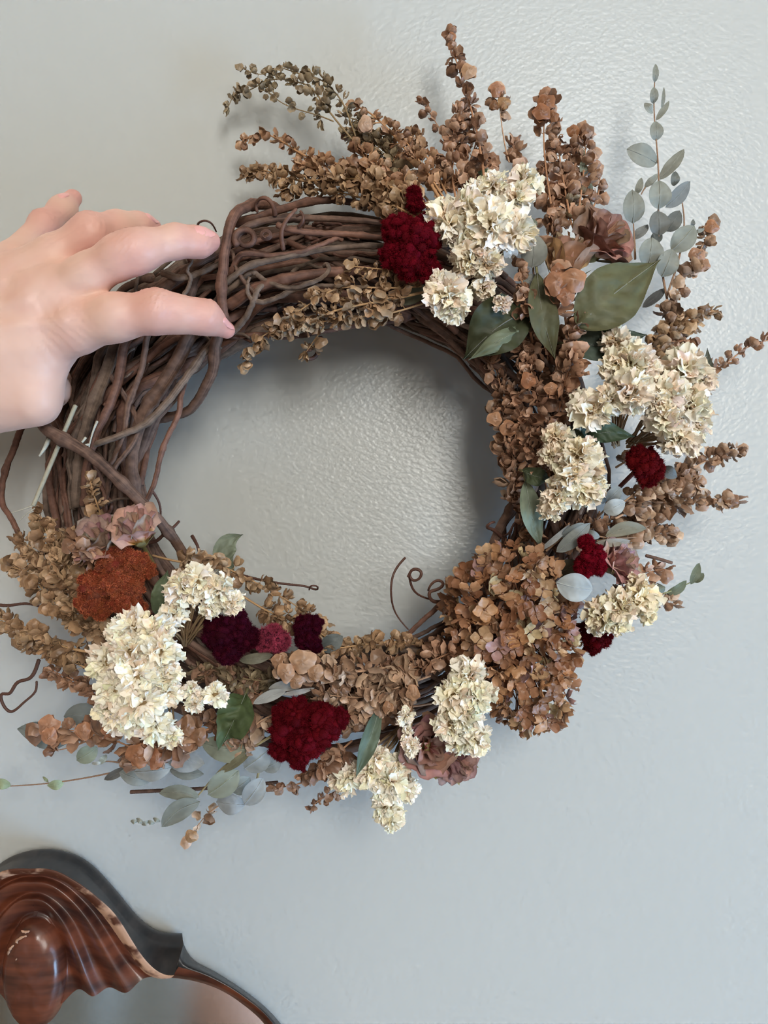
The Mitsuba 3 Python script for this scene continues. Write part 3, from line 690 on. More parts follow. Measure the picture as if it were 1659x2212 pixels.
# ---------------------------------------------------------------- leaves
def leaf_mesh(rows, width, rg, tip=1.6, base=1.1, cup=0.12, roll=0.0, wave=0.03, curl=0.0, nu=9, nv=13, widest=0.48, wrinkle=0.10):
    """A leaf blade. rows: spine (px, py, h) from base to tip; width in pixels; roll tilts the blade about its spine."""
    rows = np.asarray(rows, float)
    s = spline(rows, nv)
    pts = P(s[:, 0], s[:, 1], s[:, 2])
    t = unit(np.gradient(pts, axis=0))
    nrm = np.array([0, -1.0, 0])
    side = unit(np.cross(t, nrm))
    up = np.cross(side, t)
    V = np.linspace(0, 1, nv)
    if widest != 0.5:
        Vw = V ** (math.log(0.5) / math.log(widest))
    else:
        Vw = V
    prof = np.clip(np.sin(np.pi * Vw) ** np.where(Vw > .5, 1 / (2.2 - tip * .7), 1 / (2.2 - base * .6)), 0, None)
    prof = np.maximum(prof, 0.03)
    W = S(width / 2, rows[:, 2].mean())
    U = np.linspace(-1, 1, nu)
    c, sn = math.cos(roll), math.sin(roll)
    sd = side * c + up * sn
    nn = up * c - side * sn
    ph = rg.uniform(0, 6.28, 3)
    x = U[None, :] * prof[:, None] * W
    lift = (np.abs(U)[None, :] ** 1.6 * cup + curl * np.sign(U)[None, :] * U[None, :] ** 2) * W * prof[:, None]
    lift = lift + W * wave * np.sin(V[:, None] * 9 + ph[0] + U[None, :] * 1.3) * np.abs(U)[None, :]
    lift = lift + W * 0.02 * rg.standard_normal(lift.shape) * prof[:, None]
    q = np.stack([V[:, None] * 7 + 0 * U, U[None, :] * 2.6 + 0 * V[:, None], 0 * lift + rg.uniform(0, 99)], -1)
    lift = lift + W * wrinkle * (meshkit.fbm(q, 3) - 0.5) + W * wrinkle * 0.22 * np.abs(np.sin((V[:, None] * 5.5 - np.abs(U)[None, :] * 1.1) * np.pi)) * prof[:, None]
    v = pts[:, None] + x[..., None] * sd[:, None] + lift[..., None] * nn[:, None]
    v[..., 1] = np.minimum(v[..., 1], -0.003)
    shade = 0.97 + 0.06 * np.cos(U * 9)[None, :] + 0 * V[:, None]
    return (v.reshape(-1, 3), grid_faces(nv, nu)), shade.reshape(-1), pts, nn, W


def leaf_part(parent, rows, width, col, name='leaf', vein=0.0, **kw):
    rg = rng_of(*np.asarray(rows, float)[0], *np.asarray(rows, float)[-1])
    (v, f), sh, pts, nn, W = leaf_mesh(rows, width, rg, **kw)
    base = lin(col) * rg.uniform(0.93, 1.07)
    base = 0.9 * base + 0.08 * base.mean()
    m, c = join([(v, f, base, sh)])
    key = part(parent, name, m, 'mat_leaf', uv=c)
    rib = tube(pts - nn * -W * 0.03, np.maximum(W * (0.055 if vein == 0 else 0.035), .00012) * np.linspace(1, 0.35, len(pts)), 5)
    m, c = join([(*rib, base * 1.0 + (0.03 if vein == 0 else vein))])
    part(key, 'midrib', m, 'mat_plant', uv=c)
    return key


GREY = (152, 156, 146)
GREYB = (158, 166, 166)
GREYD = (112, 116, 112)


def two(bx, by, tx, ty, h0, h1, bend=0.0):
    """A spine between two pixels with a sideways bend."""
    mx, my = (bx + tx) / 2 - (ty - by) * bend, (by + ty) / 2 + (tx - bx) * bend
    return [(bx, by, h0), (mx, my, (h0 + h1) / 2 + 0.0025), (tx, ty, h1)]


def euc(label, stem, leaves, col, h=None, r=2.4, stemcol=(150, 120, 98), group='grey green eucalyptus sprigs'):
    """A eucalyptus sprig: stems are lists of rows; leaves are (base x, y, tip x, y, width, h0, h1, [options])."""
    t = thing('eucalyptus_sprig', label, 'eucalyptus', group)
    for rows in stem:
        p = pxh(rows, max(8, len(rows) * 5))
        m, c = join([(*tube(p, S(r, .05) * np.linspace(1.2, 0.5, len(p)), 6), lin(stemcol))])
        part(t, 'stem', m, 'mat_plant', uv=c)
    for i, L in enumerate(leaves):
        kw = dict(L[7]) if len(L) > 7 else {}
        cc = np.asarray(kw.pop('col', col)) * 0.89
        bend = kw.pop('bend', 0.03)
        kw.setdefault('tip', 1.0)
        leaf_part(t, two(*L[:6], bend), L[6], cc, **kw)
    return t


euc('tall grey eucalyptus sprig rising at the top right', [
    [(1450, 690, .06), (1436, 620, .056), (1424, 540, .053), (1422, 470, .051), (1423, 400, .049), (1420, 330, .046), (1413, 240, .04), (1414, 180, .036), (1416, 146, .035)],
    [(1372, 560, .056), (1370, 510, .055), (1367, 470, .054)],
    [(1423, 400, .049), (1400, 400, .05), (1385, 420, .05)],
    [(1440, 640, .058), (1466, 560, .056), (1478, 480, .052), (1470, 420, .05)],
], [
    (1419, 352, 1354, 322, .046, .05, 50), (1424, 388, 1477, 322, .047, .045, 30, dict(roll=.5)), (1417, 304, 1417, 262, .044, .043, 30),
    (1411, 224, 1413, 188, .04, .04, 19), (1410, 244, 1393, 222, .041, .042, 19), (1417, 260, 1445, 218, .042, .04, 15, dict(roll=.4)),
    (1414, 178, 1416, 138, .037, .036, 14), (1429, 236, 1434, 188, .042, .04, 8), (1421, 380, 1392, 405, .048, .05, 15),
    (1423, 452, 1424, 390, .053, .054, 50, dict(widest=.5)), (1367, 482, 1366, 410, .055, .056, 48, dict(widest=.45)), (1438, 448, 1491, 392, .05, .048, 34, dict(roll=-.3, col=(134, 140, 138))),
    (1456, 402, 1459, 370, .048, .048, 20, dict(col=GREYD)), (1424, 510, 1421, 455, .052, .053, 46, dict(col=(124, 128, 124))), (1440, 500, 1468, 455, .05, .05, 34, dict(col=GREYD)),
    (1400, 577, 1408, 513, .057, .06, 54, dict(widest=.5)), (1430, 598, 1452, 538, .058, .06, 48), (1450, 542, 1500, 488, .055, .056, 50, dict(widest=.5)),
    (1368, 516, 1399, 485, .052, .05, 24, dict(col=(138, 142, 140), roll=.5)), (1374, 420, 1386, 384, .05, .049, 16), (1395, 402, 1420, 375, .05, .049, 12),
    (1388, 664, 1437, 622, .056, .052, 24, dict(col=(84, 86, 86), roll=.5)), (1500, 502, 1522, 494, .052, .05, 9), (1495, 490, 1498, 474, .052, .05, 10, dict(col=GREYD)), (1405, 520, 1430, 505, .052, .05, 24, dict(col=(92, 98, 94))),
], GREY)
euc('grey eucalyptus leaves beside and below the top cream flower', [[(1160, 640, .08), (1152, 575, .086), (1158, 540, .088)], [(1160, 640, .08), (1170, 605, .086)]],
    [(1150, 578, 1152, 502, .09, .092, 58, dict(widest=.42)), (1172, 632, 1130, 596, .085, .088, 40, dict(col=(128, 130, 124))), (1150, 500, 1140, 470, .082, .08, 30, dict(col=(128, 136, 122)))], (146, 150, 142))
euc('three narrow grey leaves inside the right top brown bunch', [[(1280, 450, .06), (1268, 400, .062), (1258, 350, .06)]],
    [(1262, 386, 1257, 346, .062, .06, 18), (1275, 446, 1273, 384, .062, .062, 12), (1258, 342, 1254, 318, .06, .058, 14, dict(col=(120, 114, 92)))], (138, 148, 130))
euc('pair of pale grey leaves under the small cream cluster', [[(1290, 1120, .08), (1312, 1095, .085), (1330, 1075, .086)]],
    [(1312, 1082, 1340, 1052, .084, .086, 30, dict(col=(140, 146, 144))), (1304, 1104, 1350, 1084, .09, .092, 36), (1302, 1088, 1306, 1058, .08, .082, 22, dict(col=(128, 134, 132)))], (178, 186, 186))
euc('dark grey leaf right of the dark red cockscomb', [[(1420, 1000, .07), (1440, 1012, .072)]], [(1428, 1008, 1463, 1030, .072, .074, 28)], (118, 124, 126))
euc('single large pale grey leaf beside the big hydrangea', [[(1190, 1262, .08), (1205, 1262, .088)]], [(1202, 1258, 1280, 1274, .096, .098, 62, dict(widest=.52, tip=.8))], (186, 196, 198))
euc('tangle of grey leaves above the bright crimson cockscomb', [[(1180, 1190, .07), (1240, 1150, .076), (1300, 1160, .078), (1380, 1160, .07)]],
    [(1202, 1192, 1275, 1130, .08, .084, 34), (1212, 1160, 1262, 1130, .078, .08, 24), (1262, 1148, 1296, 1160, .08, .082, 20), (1308, 1158, 1396, 1142, .078, .072, 30, dict(col=(132, 126, 104), bend=-.1)),
     (1288, 1172, 1362, 1168, .08, .078, 18, dict(col=(150, 146, 136))), (1165, 1190, 1232, 1132, .074, .078, 13, dict(col=(170, 174, 172))), (1300, 1200, 1320, 1230, .074, .074, 26, dict(col=(130, 136, 126))), (1200, 1240, 1250, 1215, .07, .074, 44, dict(col=(92, 84, 66)))], (140, 146, 142))
euc('small green eucalyptus twig sticking out at the right', [[(1400, 1292, .06), (1440, 1280, .054), (1480, 1264, .05), (1505, 1250, .048)]],
    [(1440, 1281, 1483, 1254, .052, .05, 20, dict(bend=.12)), (1492, 1262, 1511, 1216, .05, .047, 20), (1500, 1258, 1520, 1238, .05, .047, 16, dict(roll=.5)), (1428, 1285, 1420, 1260, .056, .055, 24, dict(col=(140, 152, 140)))], (112, 120, 96), r=1.8, stemcol=(140, 140, 100))
euc('long eucalyptus sprig running off the left edge at the bottom', [[(430, 1640, .07), (330, 1650, .062), (228, 1672, .054), (105, 1692, .046), (20, 1698, .042), (-20, 1699, .04)], [(290, 1655, .06), (240, 1645, .058), (200, 1648, .056)], [(260, 1560, .066), (200, 1550, .062)], [(190, 1590, .066), (120, 1575, .06)]],
    [(22, 1699, -12, 1690, .043, .042, 24, dict(col=(168, 182, 140))), (102, 1697, 138, 1692, .047, .047, 22, dict(col=(168, 182, 142), widest=.55)), (104, 1690, 92, 1678, .046, .045, 8, dict(col=(160, 170, 130))),
     (225, 1684, 275, 1656, .055, .058, 19, dict(col=(112, 112, 108))), (258, 1668, 325, 1688, .06, .062, 34), (290, 1668, 370, 1658, .072, .074, 44, dict(col=(172, 180, 180))), (355, 1626, 442, 1650, .07, .072, 54, dict(col=(166, 174, 176))), (365, 1662, 440, 1672, .064, .064, 30, dict(col=(140, 146, 140))),
     (166, 1642, 210, 1614, .06, .062, 38, dict(col=(160, 172, 150), tip=.8)), (214, 1650, 230, 1630, .06, .06, 14, dict(col=(176, 184, 170))), (198, 1650, 222, 1646, .06, .06, 7, dict(col=(190, 192, 182)))], (150, 158, 154), r=2.0)
euc('two broad grey leaves behind the copper pods at the lower left', [[(260, 1560, .062), (215, 1550, .058)], [(180, 1600, .062), (130, 1590, .058)]],
    [(145, 1606, 38, 1574, .056, .052, 56, dict(tip=1.5)), (232, 1560, 138, 1548, .058, .054, 54, dict(bend=.1))], (134, 142, 138))
euc('eucalyptus sprig with broad grey leaves under the crimson cockscomb', [[(590, 1588, .085), (540, 1618, .08), (480, 1660, .072), (430, 1716, .062), (380, 1762, .056), (350, 1776, .054)], [(560, 1660, .07), (540, 1720, .066), (500, 1735, .062)]],
    [(545, 1618, 434, 1604, .08, .074, 58, dict(col=(152, 160, 140), bend=-.06)), (478, 1668, 548, 1616, .078, .082, 20, dict(col=(128, 126, 100), roll=.5)), (450, 1716, 516, 1664, .074, .078, 56, dict(col=(156, 166, 150))), (528, 1660, 582, 1618, .078, .082, 56, dict(tip=.8, col=(172, 184, 188))),
     (568, 1662, 606, 1640, .076, .078, 36, dict(tip=.8)), (528, 1738, 568, 1680, .074, .078, 46, dict(tip=.9, col=(174, 184, 188))), (468, 1732, 530, 1738, .066, .068, 46, dict(tip=.8, col=(160, 168, 170))), (500, 1710, 540, 1680, .068, .07, 40, dict(col=(158, 168, 166))),
     (430, 1722, 344, 1714, .062, .058, 34, dict(bend=.08, col=(146, 152, 140))), (432, 1732, 350, 1786, .064, .062, 44, dict(col=(142, 148, 140), bend=.1)), (372, 1776, 362, 1756, .058, .058, 9)]
    + [(345 - 12 * i, 1776 + (i % 2) * 4, 330 - 12 * i, 1768 + (i % 3) * 7, .054, .053, 11, dict(col=(170, 174, 160))) for i in range(5)], (164, 174, 174), r=2.4, stemcol=(164, 150, 112))
euc('pale narrow eucalyptus leaves below the brown pods at the bottom', [[(660, 1490, .08), (620, 1494, .088)]],
    [(618, 1492, 547, 1520, .092, .094, 24, dict(col=(172, 176, 176))), (645, 1488, 580, 1488, .09, .09, 22, dict(col=(166, 168, 164), bend=.1)), (610, 1500, 680, 1486, .092, .09, 12, dict(col=(178, 178, 176)))], (170, 174, 174))
euc('dark grey leaves around the burgundy cockscomb', [[(690, 1400, .07), (712, 1388, .074)]],
    [(692, 1402, 740, 1374, .074, .076, 40), (516, 1426, 590, 1414, .082, .082, 24, dict(col=(122, 118, 98)))], (108, 116, 116))
euc('grey green leaf tucked under the straw sprigs', [[(945, 650, .07), (915, 648, .072)]], [(925, 622, 858, 656, .074, .074, 40)], (118, 120, 98))


def green(label, blades, vein=0.10):
    t = thing('green_leaf', label, 'leaf', 'dried green leaves')
    for rows, w, col, kw in blades:
        leaf_part(t, rows, w, col, name='blade', vein=vein, **{'tip': 2.0, 'base': 1.4, 'nu': 15, 'nv': 27, 'wave': .07, 'wrinkle': .34, **kw})
    rows = np.asarray(blades[0][0], float)
    d = (rows[0] - rows[1]) * [0.25, 0.25, 0]
    p = pxh([tuple(rows[0] + [0, 0, 0]), tuple(rows[0] + d + [0, 0, -.008])], 6)
    m, c = join([(*tube(p, S(3, .08), 6), lin((120, 116, 84)))])
    part(t, 'stalk', m, 'mat_plant', uv=c)
    return t


green('big olive green pointed leaf with pale midrib at the right', [([(1246, 706, .1), (1320, 640, .102), (1424, 562, .088)], 128, (90, 90, 60), dict(widest=.46, cup=.1))])
green('blue green leaf edge under the big olive leaf', [([(1225, 742, .086), (1300, 745, .09), (1398, 722, .078)], 74, (74, 88, 76), dict(cup=.3))])
green('large dark green folded leaf hanging into the opening', [([(1140, 672, .09), (1080, 704, .1), (1002, 776, .094)], 118, (58, 62, 40), dict(cup=.28, wave=.12)), ([(1145, 704, .094), (1080, 735, .104), (1012, 778, .1)], 40, (96, 104, 82), dict(cup=-.3, wave=.14))])
green('narrow olive leaf hanging point down between the pods', [([(1160, 590, .094), (1172, 680, .1), (1200, 778, .094)], 62, (86, 86, 60), dict(cup=.25, widest=.5))])
green('curly dark green leaf between two cream clusters', [([(1262, 948, .094), (1310, 934, .102), (1368, 944, .096)], 44, (54, 68, 48), dict(wave=.35, cup=.2)), ([(1275, 950, .09), (1245, 935, .094), (1220, 922, .09)], 40, (56, 66, 48), dict(wave=.2))])
green('small dark green leaf at the inner rim of the right side', [([(1130, 1018, .085), (1160, 1030, .09), (1190, 1032, .088)], 42, (66, 76, 52), dict(wave=.3))])
green('pale grey green leaf hanging under the small cream cluster', [([(1135, 1040, .084), (1148, 1110, .09), (1168, 1184, .08)], 46, (116, 128, 108), dict(cup=.3, wave=.1))])
green('bright green crumpled leaf right of the big white flower', [([(530, 1500, .086), (508, 1550, .096), (478, 1612, .09)], 78, (72, 86, 52), dict(wave=.35, cup=.3, wrinkle=.9))])
green('grey green leaf with curled tip against the wall in the opening', [([(505, 1236, .055), (485, 1206, .05), (496, 1170, .046), (524, 1155, .048)], 50, (118, 126, 104), dict(cup=.15))], vein=.12)
green('upright green leaf right of the orange cockscomb', [([(338, 1328, .085), (352, 1285, .09), (362, 1232, .084)], 46, (84, 96, 70), dict(cup=.35))])
green('long twisted grey green leaf over the lowest white flower', [([(820, 1530, .09), (798, 1600, .1), (768, 1682, .1)], 38, (90, 104, 86), dict(cup=.5, wave=.15, curl=.3))])
green('small green leaf behind the topmost cream flower', [([(1062, 392, .072), (1052, 378, .07), (1030, 372, .068)], 26, (76, 90, 68), dict())])
green('dark thin leaf at the far right edge of the cream flowers', [([(1540, 815, .06), (1530, 790, .058), (1528, 752, .055)], 18, (72, 76, 66), dict(cup=.4))])

# ---------------------------------------------------------------- cream flowers
CREAM = (246, 239, 222)


def petal_mesh(rg, size, ruff=1.0, nu=15, nv=7):
    U, V = np.meshgrid(np.linspace(-1, 1, nu), np.linspace(0, 1, nv) ** 0.8, indexing='ij')
    ph = rg.uniform(0, 6.28, 5)
    w = size * rg.uniform(0.40, 0.72) * (0.16 + 0.84 * V ** 0.8)
    jag = 1 + (0.07 * rg.standard_normal(nu)[:, None] + 0.10 * np.sin(U * rg.uniform(4, 8) + ph[3])) * V ** 3
    z = size * V * jag * (1 - 0.22 * U ** 2 - 0.26 * U ** 8)
    fold = rg.uniform(0.14, 0.34) * ruff
    y = size * V ** 1.3 * (fold * np.sin(U * rg.uniform(2.6, 5.0) + ph[0]) + 0.13 * np.sin(U * rg.uniform(6, 9) + ph[1] + V * 2)) + size * rg.uniform(-0.55, 0.5) * V ** 2.2
    x = w * U * (1 - 0.12 * np.cos(U * 6 + ph[2]) * V)
    v = np.stack([x, y, z], -1)
    q = v / size * 3.0 + rg.uniform(0, 90, 3)
    v = v + size * 0.22 * V[..., None] * (np.stack([meshkit.fbm(q, 3, 1), meshkit.fbm(q, 3, 2), meshkit.fbm(q, 3, 3)], -1) - 0.5) * [0.7, 1.6, 0.7] + size * 0.012 * rg.standard_normal(x.shape + (3,)) * V[..., None]
    return v.reshape(-1, 3), grid_faces(nu, nv), V.reshape(-1)


def floret_ball(parent, cx, cy, h, r_px, rg, aim=(0, -1, 0), tint=CREAM, n=None, ruff=1.0):
    """One ruffled floret: petals crowded around a centre, opening towards aim."""
    f = numbered(f'{parent}__floret')
    c0 = P(cx, cy, h)
    R = S(r_px, h)
    n = n or int(24 + r_px * 1.0)
    aim = unit(aim)
    core = trimesh.creation.icosphere(1, R * 0.34)
    m, u = join([(np.array(core.vertices) + c0 - aim * 0.1 * R, np.array(core.faces), lin((150, 128, 92)), 0.2)])
    scene[f] = mikit.ply(m, 'mat_cream', smooth=True, uv=u)
    petals = []
    for i in range(n):
        z = 1 - 1.55 * (i + rg.random()) / n            # spread over the side that shows
        a = i * 2.39996 + rg.uniform(-.4, .4)
        q = math.sqrt(max(0, 1 - z * z))
        d = unit(frame(aim) @ np.array([q * math.cos(a), q * math.sin(a), z]) + 0.32 * rg.standard_normal(3))
        size = R * rg.uniform(0.42, 0.82)
        v, fc, V = petal_mesh(rg, size, ruff)
        Rm = frame(d, rg.uniform(0, 6.28))
        v = v @ Rm.T + c0 + d * R * rg.uniform(0.16, 0.46)
        v[:, 1] = np.minimum(v[:, 1], -0.004)
        col = lin(tint) * rg.uniform(0.80, 1.02) * (1 + 0.05 * rg.standard_normal(3) * [0.6, 0.3, 1.0])
        if rg.random() < 0.07:
            col = lin((218, 200, 180)) * rg.uniform(0.9, 1.1)
        elif rg.random() < 0.08:
            col = lin((230, 226, 208)) * rg.uniform(0.9, 1.1)
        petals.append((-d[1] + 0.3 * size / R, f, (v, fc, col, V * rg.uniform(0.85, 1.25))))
    return petals


def cream(label, balls, root, tint=CREAM, stems=True):
    """A cream flower head. balls: (px, py, h, radius px); root: (px, py, h) where its stalk enters the wreath."""
    rg = rng_of(*balls[0])
    t = thing('cream_flower', label, 'dried flower', 'cream dried flowers')
    tubes_, petals = [], []
    mean = np.mean([b[:3] for b in balls], axis=0)
    for cx, cy, h, r in balls:
        out = np.array([(cx - mean[0]) / 60, -1.0, -(cy - mean[1]) / 60])
        aim = unit(out * [0.7, 1.0, 0.7] + [0.05, 0, 0.1])
        petals += floret_ball(t, cx, cy, h, r, rg, aim, tint)
        for k in range(3 if stems else 1):
            j = rg.uniform(-8, 8, 2)
            p = pxh([(root[0] + j[0], root[1] + j[1], root[2]), ((root[0] + cx) / 2 + j[1], (root[1] + cy) / 2 - j[0], (root[2] + h) / 2 + .004), (cx + j[0], cy + j[1], h - S(r, h) * .3)], 8)
            tubes_.append((*tube(p, S(2.2, h), 5), lin((146, 122, 92))))
    petals.sort(key=lambda q: -q[0])
    for score, f, piece in petals[:300]:
        m, u = join([piece])
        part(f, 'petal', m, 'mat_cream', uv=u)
    if len(petals) > 300:                      # those that lie deeper between them
        m, u = join([q[2] for q in petals[300:]])
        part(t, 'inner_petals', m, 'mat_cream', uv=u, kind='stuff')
    m, u = join(tubes_)
    part(t, 'stalk', m, 'mat_plant', uv=u)
    return t


CF = [
    ('large cream dried flower head right of the red cockscomb at the top', [(968, 480, .098, 50), (1015, 455, .1, 44), (1060, 480, .106, 54), (1112, 505, .104, 46), (1012, 515, .1, 36)], (1060, 560, .06), CREAM),
    ('topmost pair of cream blooms above the large top head', [(1130, 395, .086, 38), (1120, 428, .09, 34), (1068, 400, .088, 34), (1032, 412, .088, 26)], (1100, 470, .06), CREAM),
    ('cream bloom below the large top head', [(1015, 565, .104, 40), (1050, 575, .106, 36), (1000, 545, .1, 30), (1045, 620, .102, 28)], (1040, 600, .06), (231, 219, 198)),
    ('round cream bloom just above the opening, below the red cockscomb', [(965, 640, .104, 46), (978, 665, .102, 36), (955, 615, .1, 30)], (1000, 650, .06), CREAM),
    ('small loose cream floret lying on the dark green leaf', [(1085, 657, .108, 20)], (1080, 640, .09), (230, 216, 202)),
    ('large arched cream flower cluster on the right', [(1330, 742, .094, 38), (1368, 782, .102, 44), (1330, 790, .1, 36), (1395, 800, .102, 32), (1362, 848, .108, 50), (1320, 860, .106, 36), (1278, 885, .104, 44), (1258, 868, .1, 26)], (1330, 960, .06), (242, 233, 216)),
    ('outermost right cream flower cluster', [(1478, 800, .092, 50), (1515, 825, .088, 34), (1445, 850, .1, 44), (1490, 880, .098, 46), (1440, 905, .1, 42), (1470, 945, .096, 44), (1505, 925, .09, 32), (1420, 870, .1, 34)], (1360, 960, .06), (244, 235, 218)),
    ('tapered cream cluster below the arched one', [(1203, 945, .1, 32), (1192, 985, .1, 28), (1250, 985, .108, 42), (1278, 1010, .104, 34), (1232, 1030, .108, 40), (1260, 1060, .104, 40), (1205, 1070, .102, 38), (1190, 1100, .098, 26), (1290, 1050, .1, 24)], (1290, 1060, .06), (239, 229, 206)),
    ('small cream cluster at the far right above the dark red cockscomb', [(1300, 1328, .09, 38), (1340, 1310, .094, 38), (1384, 1290, .09, 40), (1335, 1345, .09, 28), (1395, 1320, .086, 28), (1375, 1262, .086, 24), (1290, 1350, .086, 24)], (1330, 1270, .06), (241, 232, 207)),
    ('cream cluster in front of the big hydrangea at the bottom', [(1010, 1462, .106, 42), (985, 1500, .108, 42), (1030, 1505, .108, 40), (1010, 1550, .108, 38), (970, 1565, .104, 34), (1025, 1595, .104, 36), (990, 1600, .1, 30), (1000, 1440, .1, 24)], (1000, 1450, .06), (245, 239, 220)),
    ('white cluster hanging lowest below the wreath', [(760, 1680, .088, 36), (818, 1640, .094, 32), (800, 1670, .094, 36), (845, 1690, .094, 40), (865, 1655, .09, 28), (880, 1705, .088, 26), (840, 1745, .088, 34), (848, 1770, .084, 26), (830, 1710, .09, 28), (730, 1685, .082, 22)], (880, 1560, .06), (245, 239, 220)),
    ('two white slips of petals above the mauve roses', [(876, 1548, .1, 20), (886, 1612, .1, 24), (880, 1578, .096, 14)], (890, 1540, .07), (248, 241, 227)),
    ('arched cream flower beside the burgundy cockscomb', [(395, 1275, .098, 40), (430, 1258, .1, 38), (470, 1275, .1, 36), (500, 1302, .096, 28), (375, 1325, .096, 30), (455, 1310, .096, 26), (360, 1350, .092, 26)], (400, 1390, .07), (245, 237, 218)),
    ('largest white flower head, at the lower left', [(290, 1360, .1, 48), (340, 1362, .1, 38), (345, 1410, .106, 46), (285, 1410, .108, 46), (232, 1432, .1, 42), (300, 1460, .112, 44), (360, 1455, .106, 36), (250, 1490, .106, 40), (310, 1520, .112, 50), (360, 1500, .106, 34), (270, 1550, .106, 40), (335, 1565, .106, 42), (370, 1590, .1, 26), (255, 1370, .096, 30), (228, 1530, .1, 26)], (360, 1440, .06), (248, 242, 224)),
    ('small white florets right of the largest white flower', [(415, 1492, .1, 22), (420, 1520, .1, 22), (466, 1502, .1, 26), (440, 1505, .096, 14)], (400, 1500, .08), (248, 243, 227)),
]
for lab, balls, root, tint in CF:
    cream(lab, balls, root, tint)

# ---------------------------------------------------------------- cockscomb
def cockscomb(label, blobs, col, stem=None, hair=5.0, tipcol=None):
    """Velvety crested heads: knobs crowded over lobes (px, py, h, radius px)."""
    rg = rng_of(*blobs[0])
    t = thing('cockscomb', label, 'dried flower', 'velvety cockscomb flowers')
    col = lin(col) * 0.46
    parts_, hairs, hv, hf, n0 = [], [], [], [], 0
    ico = trimesh.creation.icosphere(1, 1.0)
    iv, fi = np.array(ico.vertices), np.array(ico.faces)
    for cx, cy, h, r in blobs:
        c0, R = P(cx, cy, h), S(r, h)
        n = int(16 + r * 1.5)
        for i in range(n):
            z = 1 - 1.7 * (i + .5) / n
            a = i * 2.39996 + rg.uniform(-.3, .3)
            q = math.sqrt(1 - z * z)
            d = frame([0.1, -1, 0.15]) @ np.array([q * math.cos(a), q * math.sin(a), z])
            rad = R * rg.uniform(0.14, 0.30)
            ctr = c0 + d * (R - rad * 0.9) * rg.uniform(0.68, 1.18)
            v = iv * rad * rg.uniform(0.6, 1.5, 3)
            v = v * (1 + 0.34 * (meshkit.fbm(iv * 2.3 + rg.uniform(0, 50), 3) - 0.5))[:, None]
            v = v @ frame(d, rg.uniform(0, 6)).T + ctr
            v[:, 1] = np.minimum(v[:, 1], -0.004)
            tone = rg.uniform(0.75, 1.2)
            parts_.append((v, fi, col * (1 + 0.10 * rg.standard_normal(3)), tone))
            m = 150
            idx = rg.integers(0, len(iv), m)
            nn = unit(v[idx] - ctr)
            L = S(hair, h) * rg.uniform(0.5, 1.3, m)[:, None]
            tip = v[idx] + unit(nn + 0.45 * rg.standard_normal((m, 3))) * L
            sd = unit(np.cross(nn, rg.standard_normal((m, 3)))) * S(0.75, h)
            base = v[idx] - nn * S(1, h)
            tri = np.stack([base - sd, base + sd, tip], 1).reshape(-1, 3)
            tri[:, 1] = np.minimum(tri[:, 1], -0.003)
            hairs.append((tri, np.arange(3 * m).reshape(-1, 3), col * 1.0 if tipcol is None else lin(tipcol) * rg.uniform(.6, 1.1), rg.uniform(1.0, 1.45)))
    m, u = join(parts_)
    part(t, 'crest', m, 'mat_velvet', uv=u)
    m, u = join(hairs)
    part(t, 'fuzz', m, 'mat_velvet', uv=u, smooth=False, kind='stuff')
    rows = stem or [(blobs[0][0], blobs[0][1], blobs[0][2] - .01), (blobs[0][0] + 10, blobs[0][1] + 10, .055)]
    m, u = join([(*tube(pxh(rows, 10), S(5, .06), 7), lin((110, 62, 58)))])
    part(t, 'stalk', m, 'mat_plant', uv=u)


cockscomb('crimson cockscomb left of the top cream flowers', [(862, 500, .098, 36), (905, 520, .1, 44), (850, 552, .096, 30), (885, 570, .1, 34), (920, 580, .098, 30), (925, 490, .09, 30), (898, 440, .09, 18), (894, 418, .088, 16)], (118, 16, 32), [(915, 560, .09), (960, 570, .06)])
cockscomb('round dark red cockscomb right of the small cream cluster', [(1392, 1000, .086, 36), (1378, 985, .088, 22), (1412, 1020, .084, 24), (1398, 1036, .082, 18)], (112, 20, 26), [(1380, 1010, .08), (1340, 1050, .06)])
cockscomb('bright crimson cockscomb beside the large pale leaf', [(1268, 1172, .09, 17), (1282, 1200, .094, 26), (1262, 1225, .092, 22), (1290, 1222, .09, 20)], (140, 18, 38), [(1270, 1230, .085), (1250, 1270, .06)])
cockscomb('dark red cockscomb hanging at the lower right edge', [(1285, 1380, .072, 28), (1270, 1360, .074, 20), (1305, 1376, .07, 18), (1280, 1398, .07, 16)], (98, 14, 22), [(1268, 1395, .066), (1245, 1430, .06), (1215, 1490, .055)])
cockscomb('crimson cockscomb at the bottom, largest of the red ones', [(640, 1545, .1, 36), (620, 1580, .1, 36), (660, 1600, .102, 40), (645, 1635, .098, 28), (700, 1570, .102, 40), (728, 1552, .098, 24), (610, 1620, .096, 26), (690, 1540, .098, 26), (610, 1545, .096, 24)], (112, 18, 30), [(660, 1580, .09), (700, 1540, .06)])
cockscomb('dark burgundy cockscomb right of the arched cream flower', [(478, 1372, .09, 38), (510, 1350, .092, 32), (492, 1402, .09, 32), (525, 1385, .09, 26), (462, 1350, .086, 22), (545, 1375, .088, 18)], (72, 14, 34), [(500, 1380, .08), (540, 1420, .06)], 6.0)
cockscomb('small burgundy cockscomb between two larger dark ones', [(575, 1385, .084, 24), (605, 1385, .084, 22), (590, 1365, .082, 16)], (84, 26, 42), [(590, 1390, .08), (600, 1420, .06)], 8.0, (150, 60, 80))
cockscomb('square dark burgundy cockscomb at the inner lower edge', [(660, 1352, .088, 26), (676, 1352, .088, 22), (662, 1385, .088, 26), (680, 1395, .086, 16)], (72, 12, 32), [(670, 1390, .08), (690, 1430, .06)])
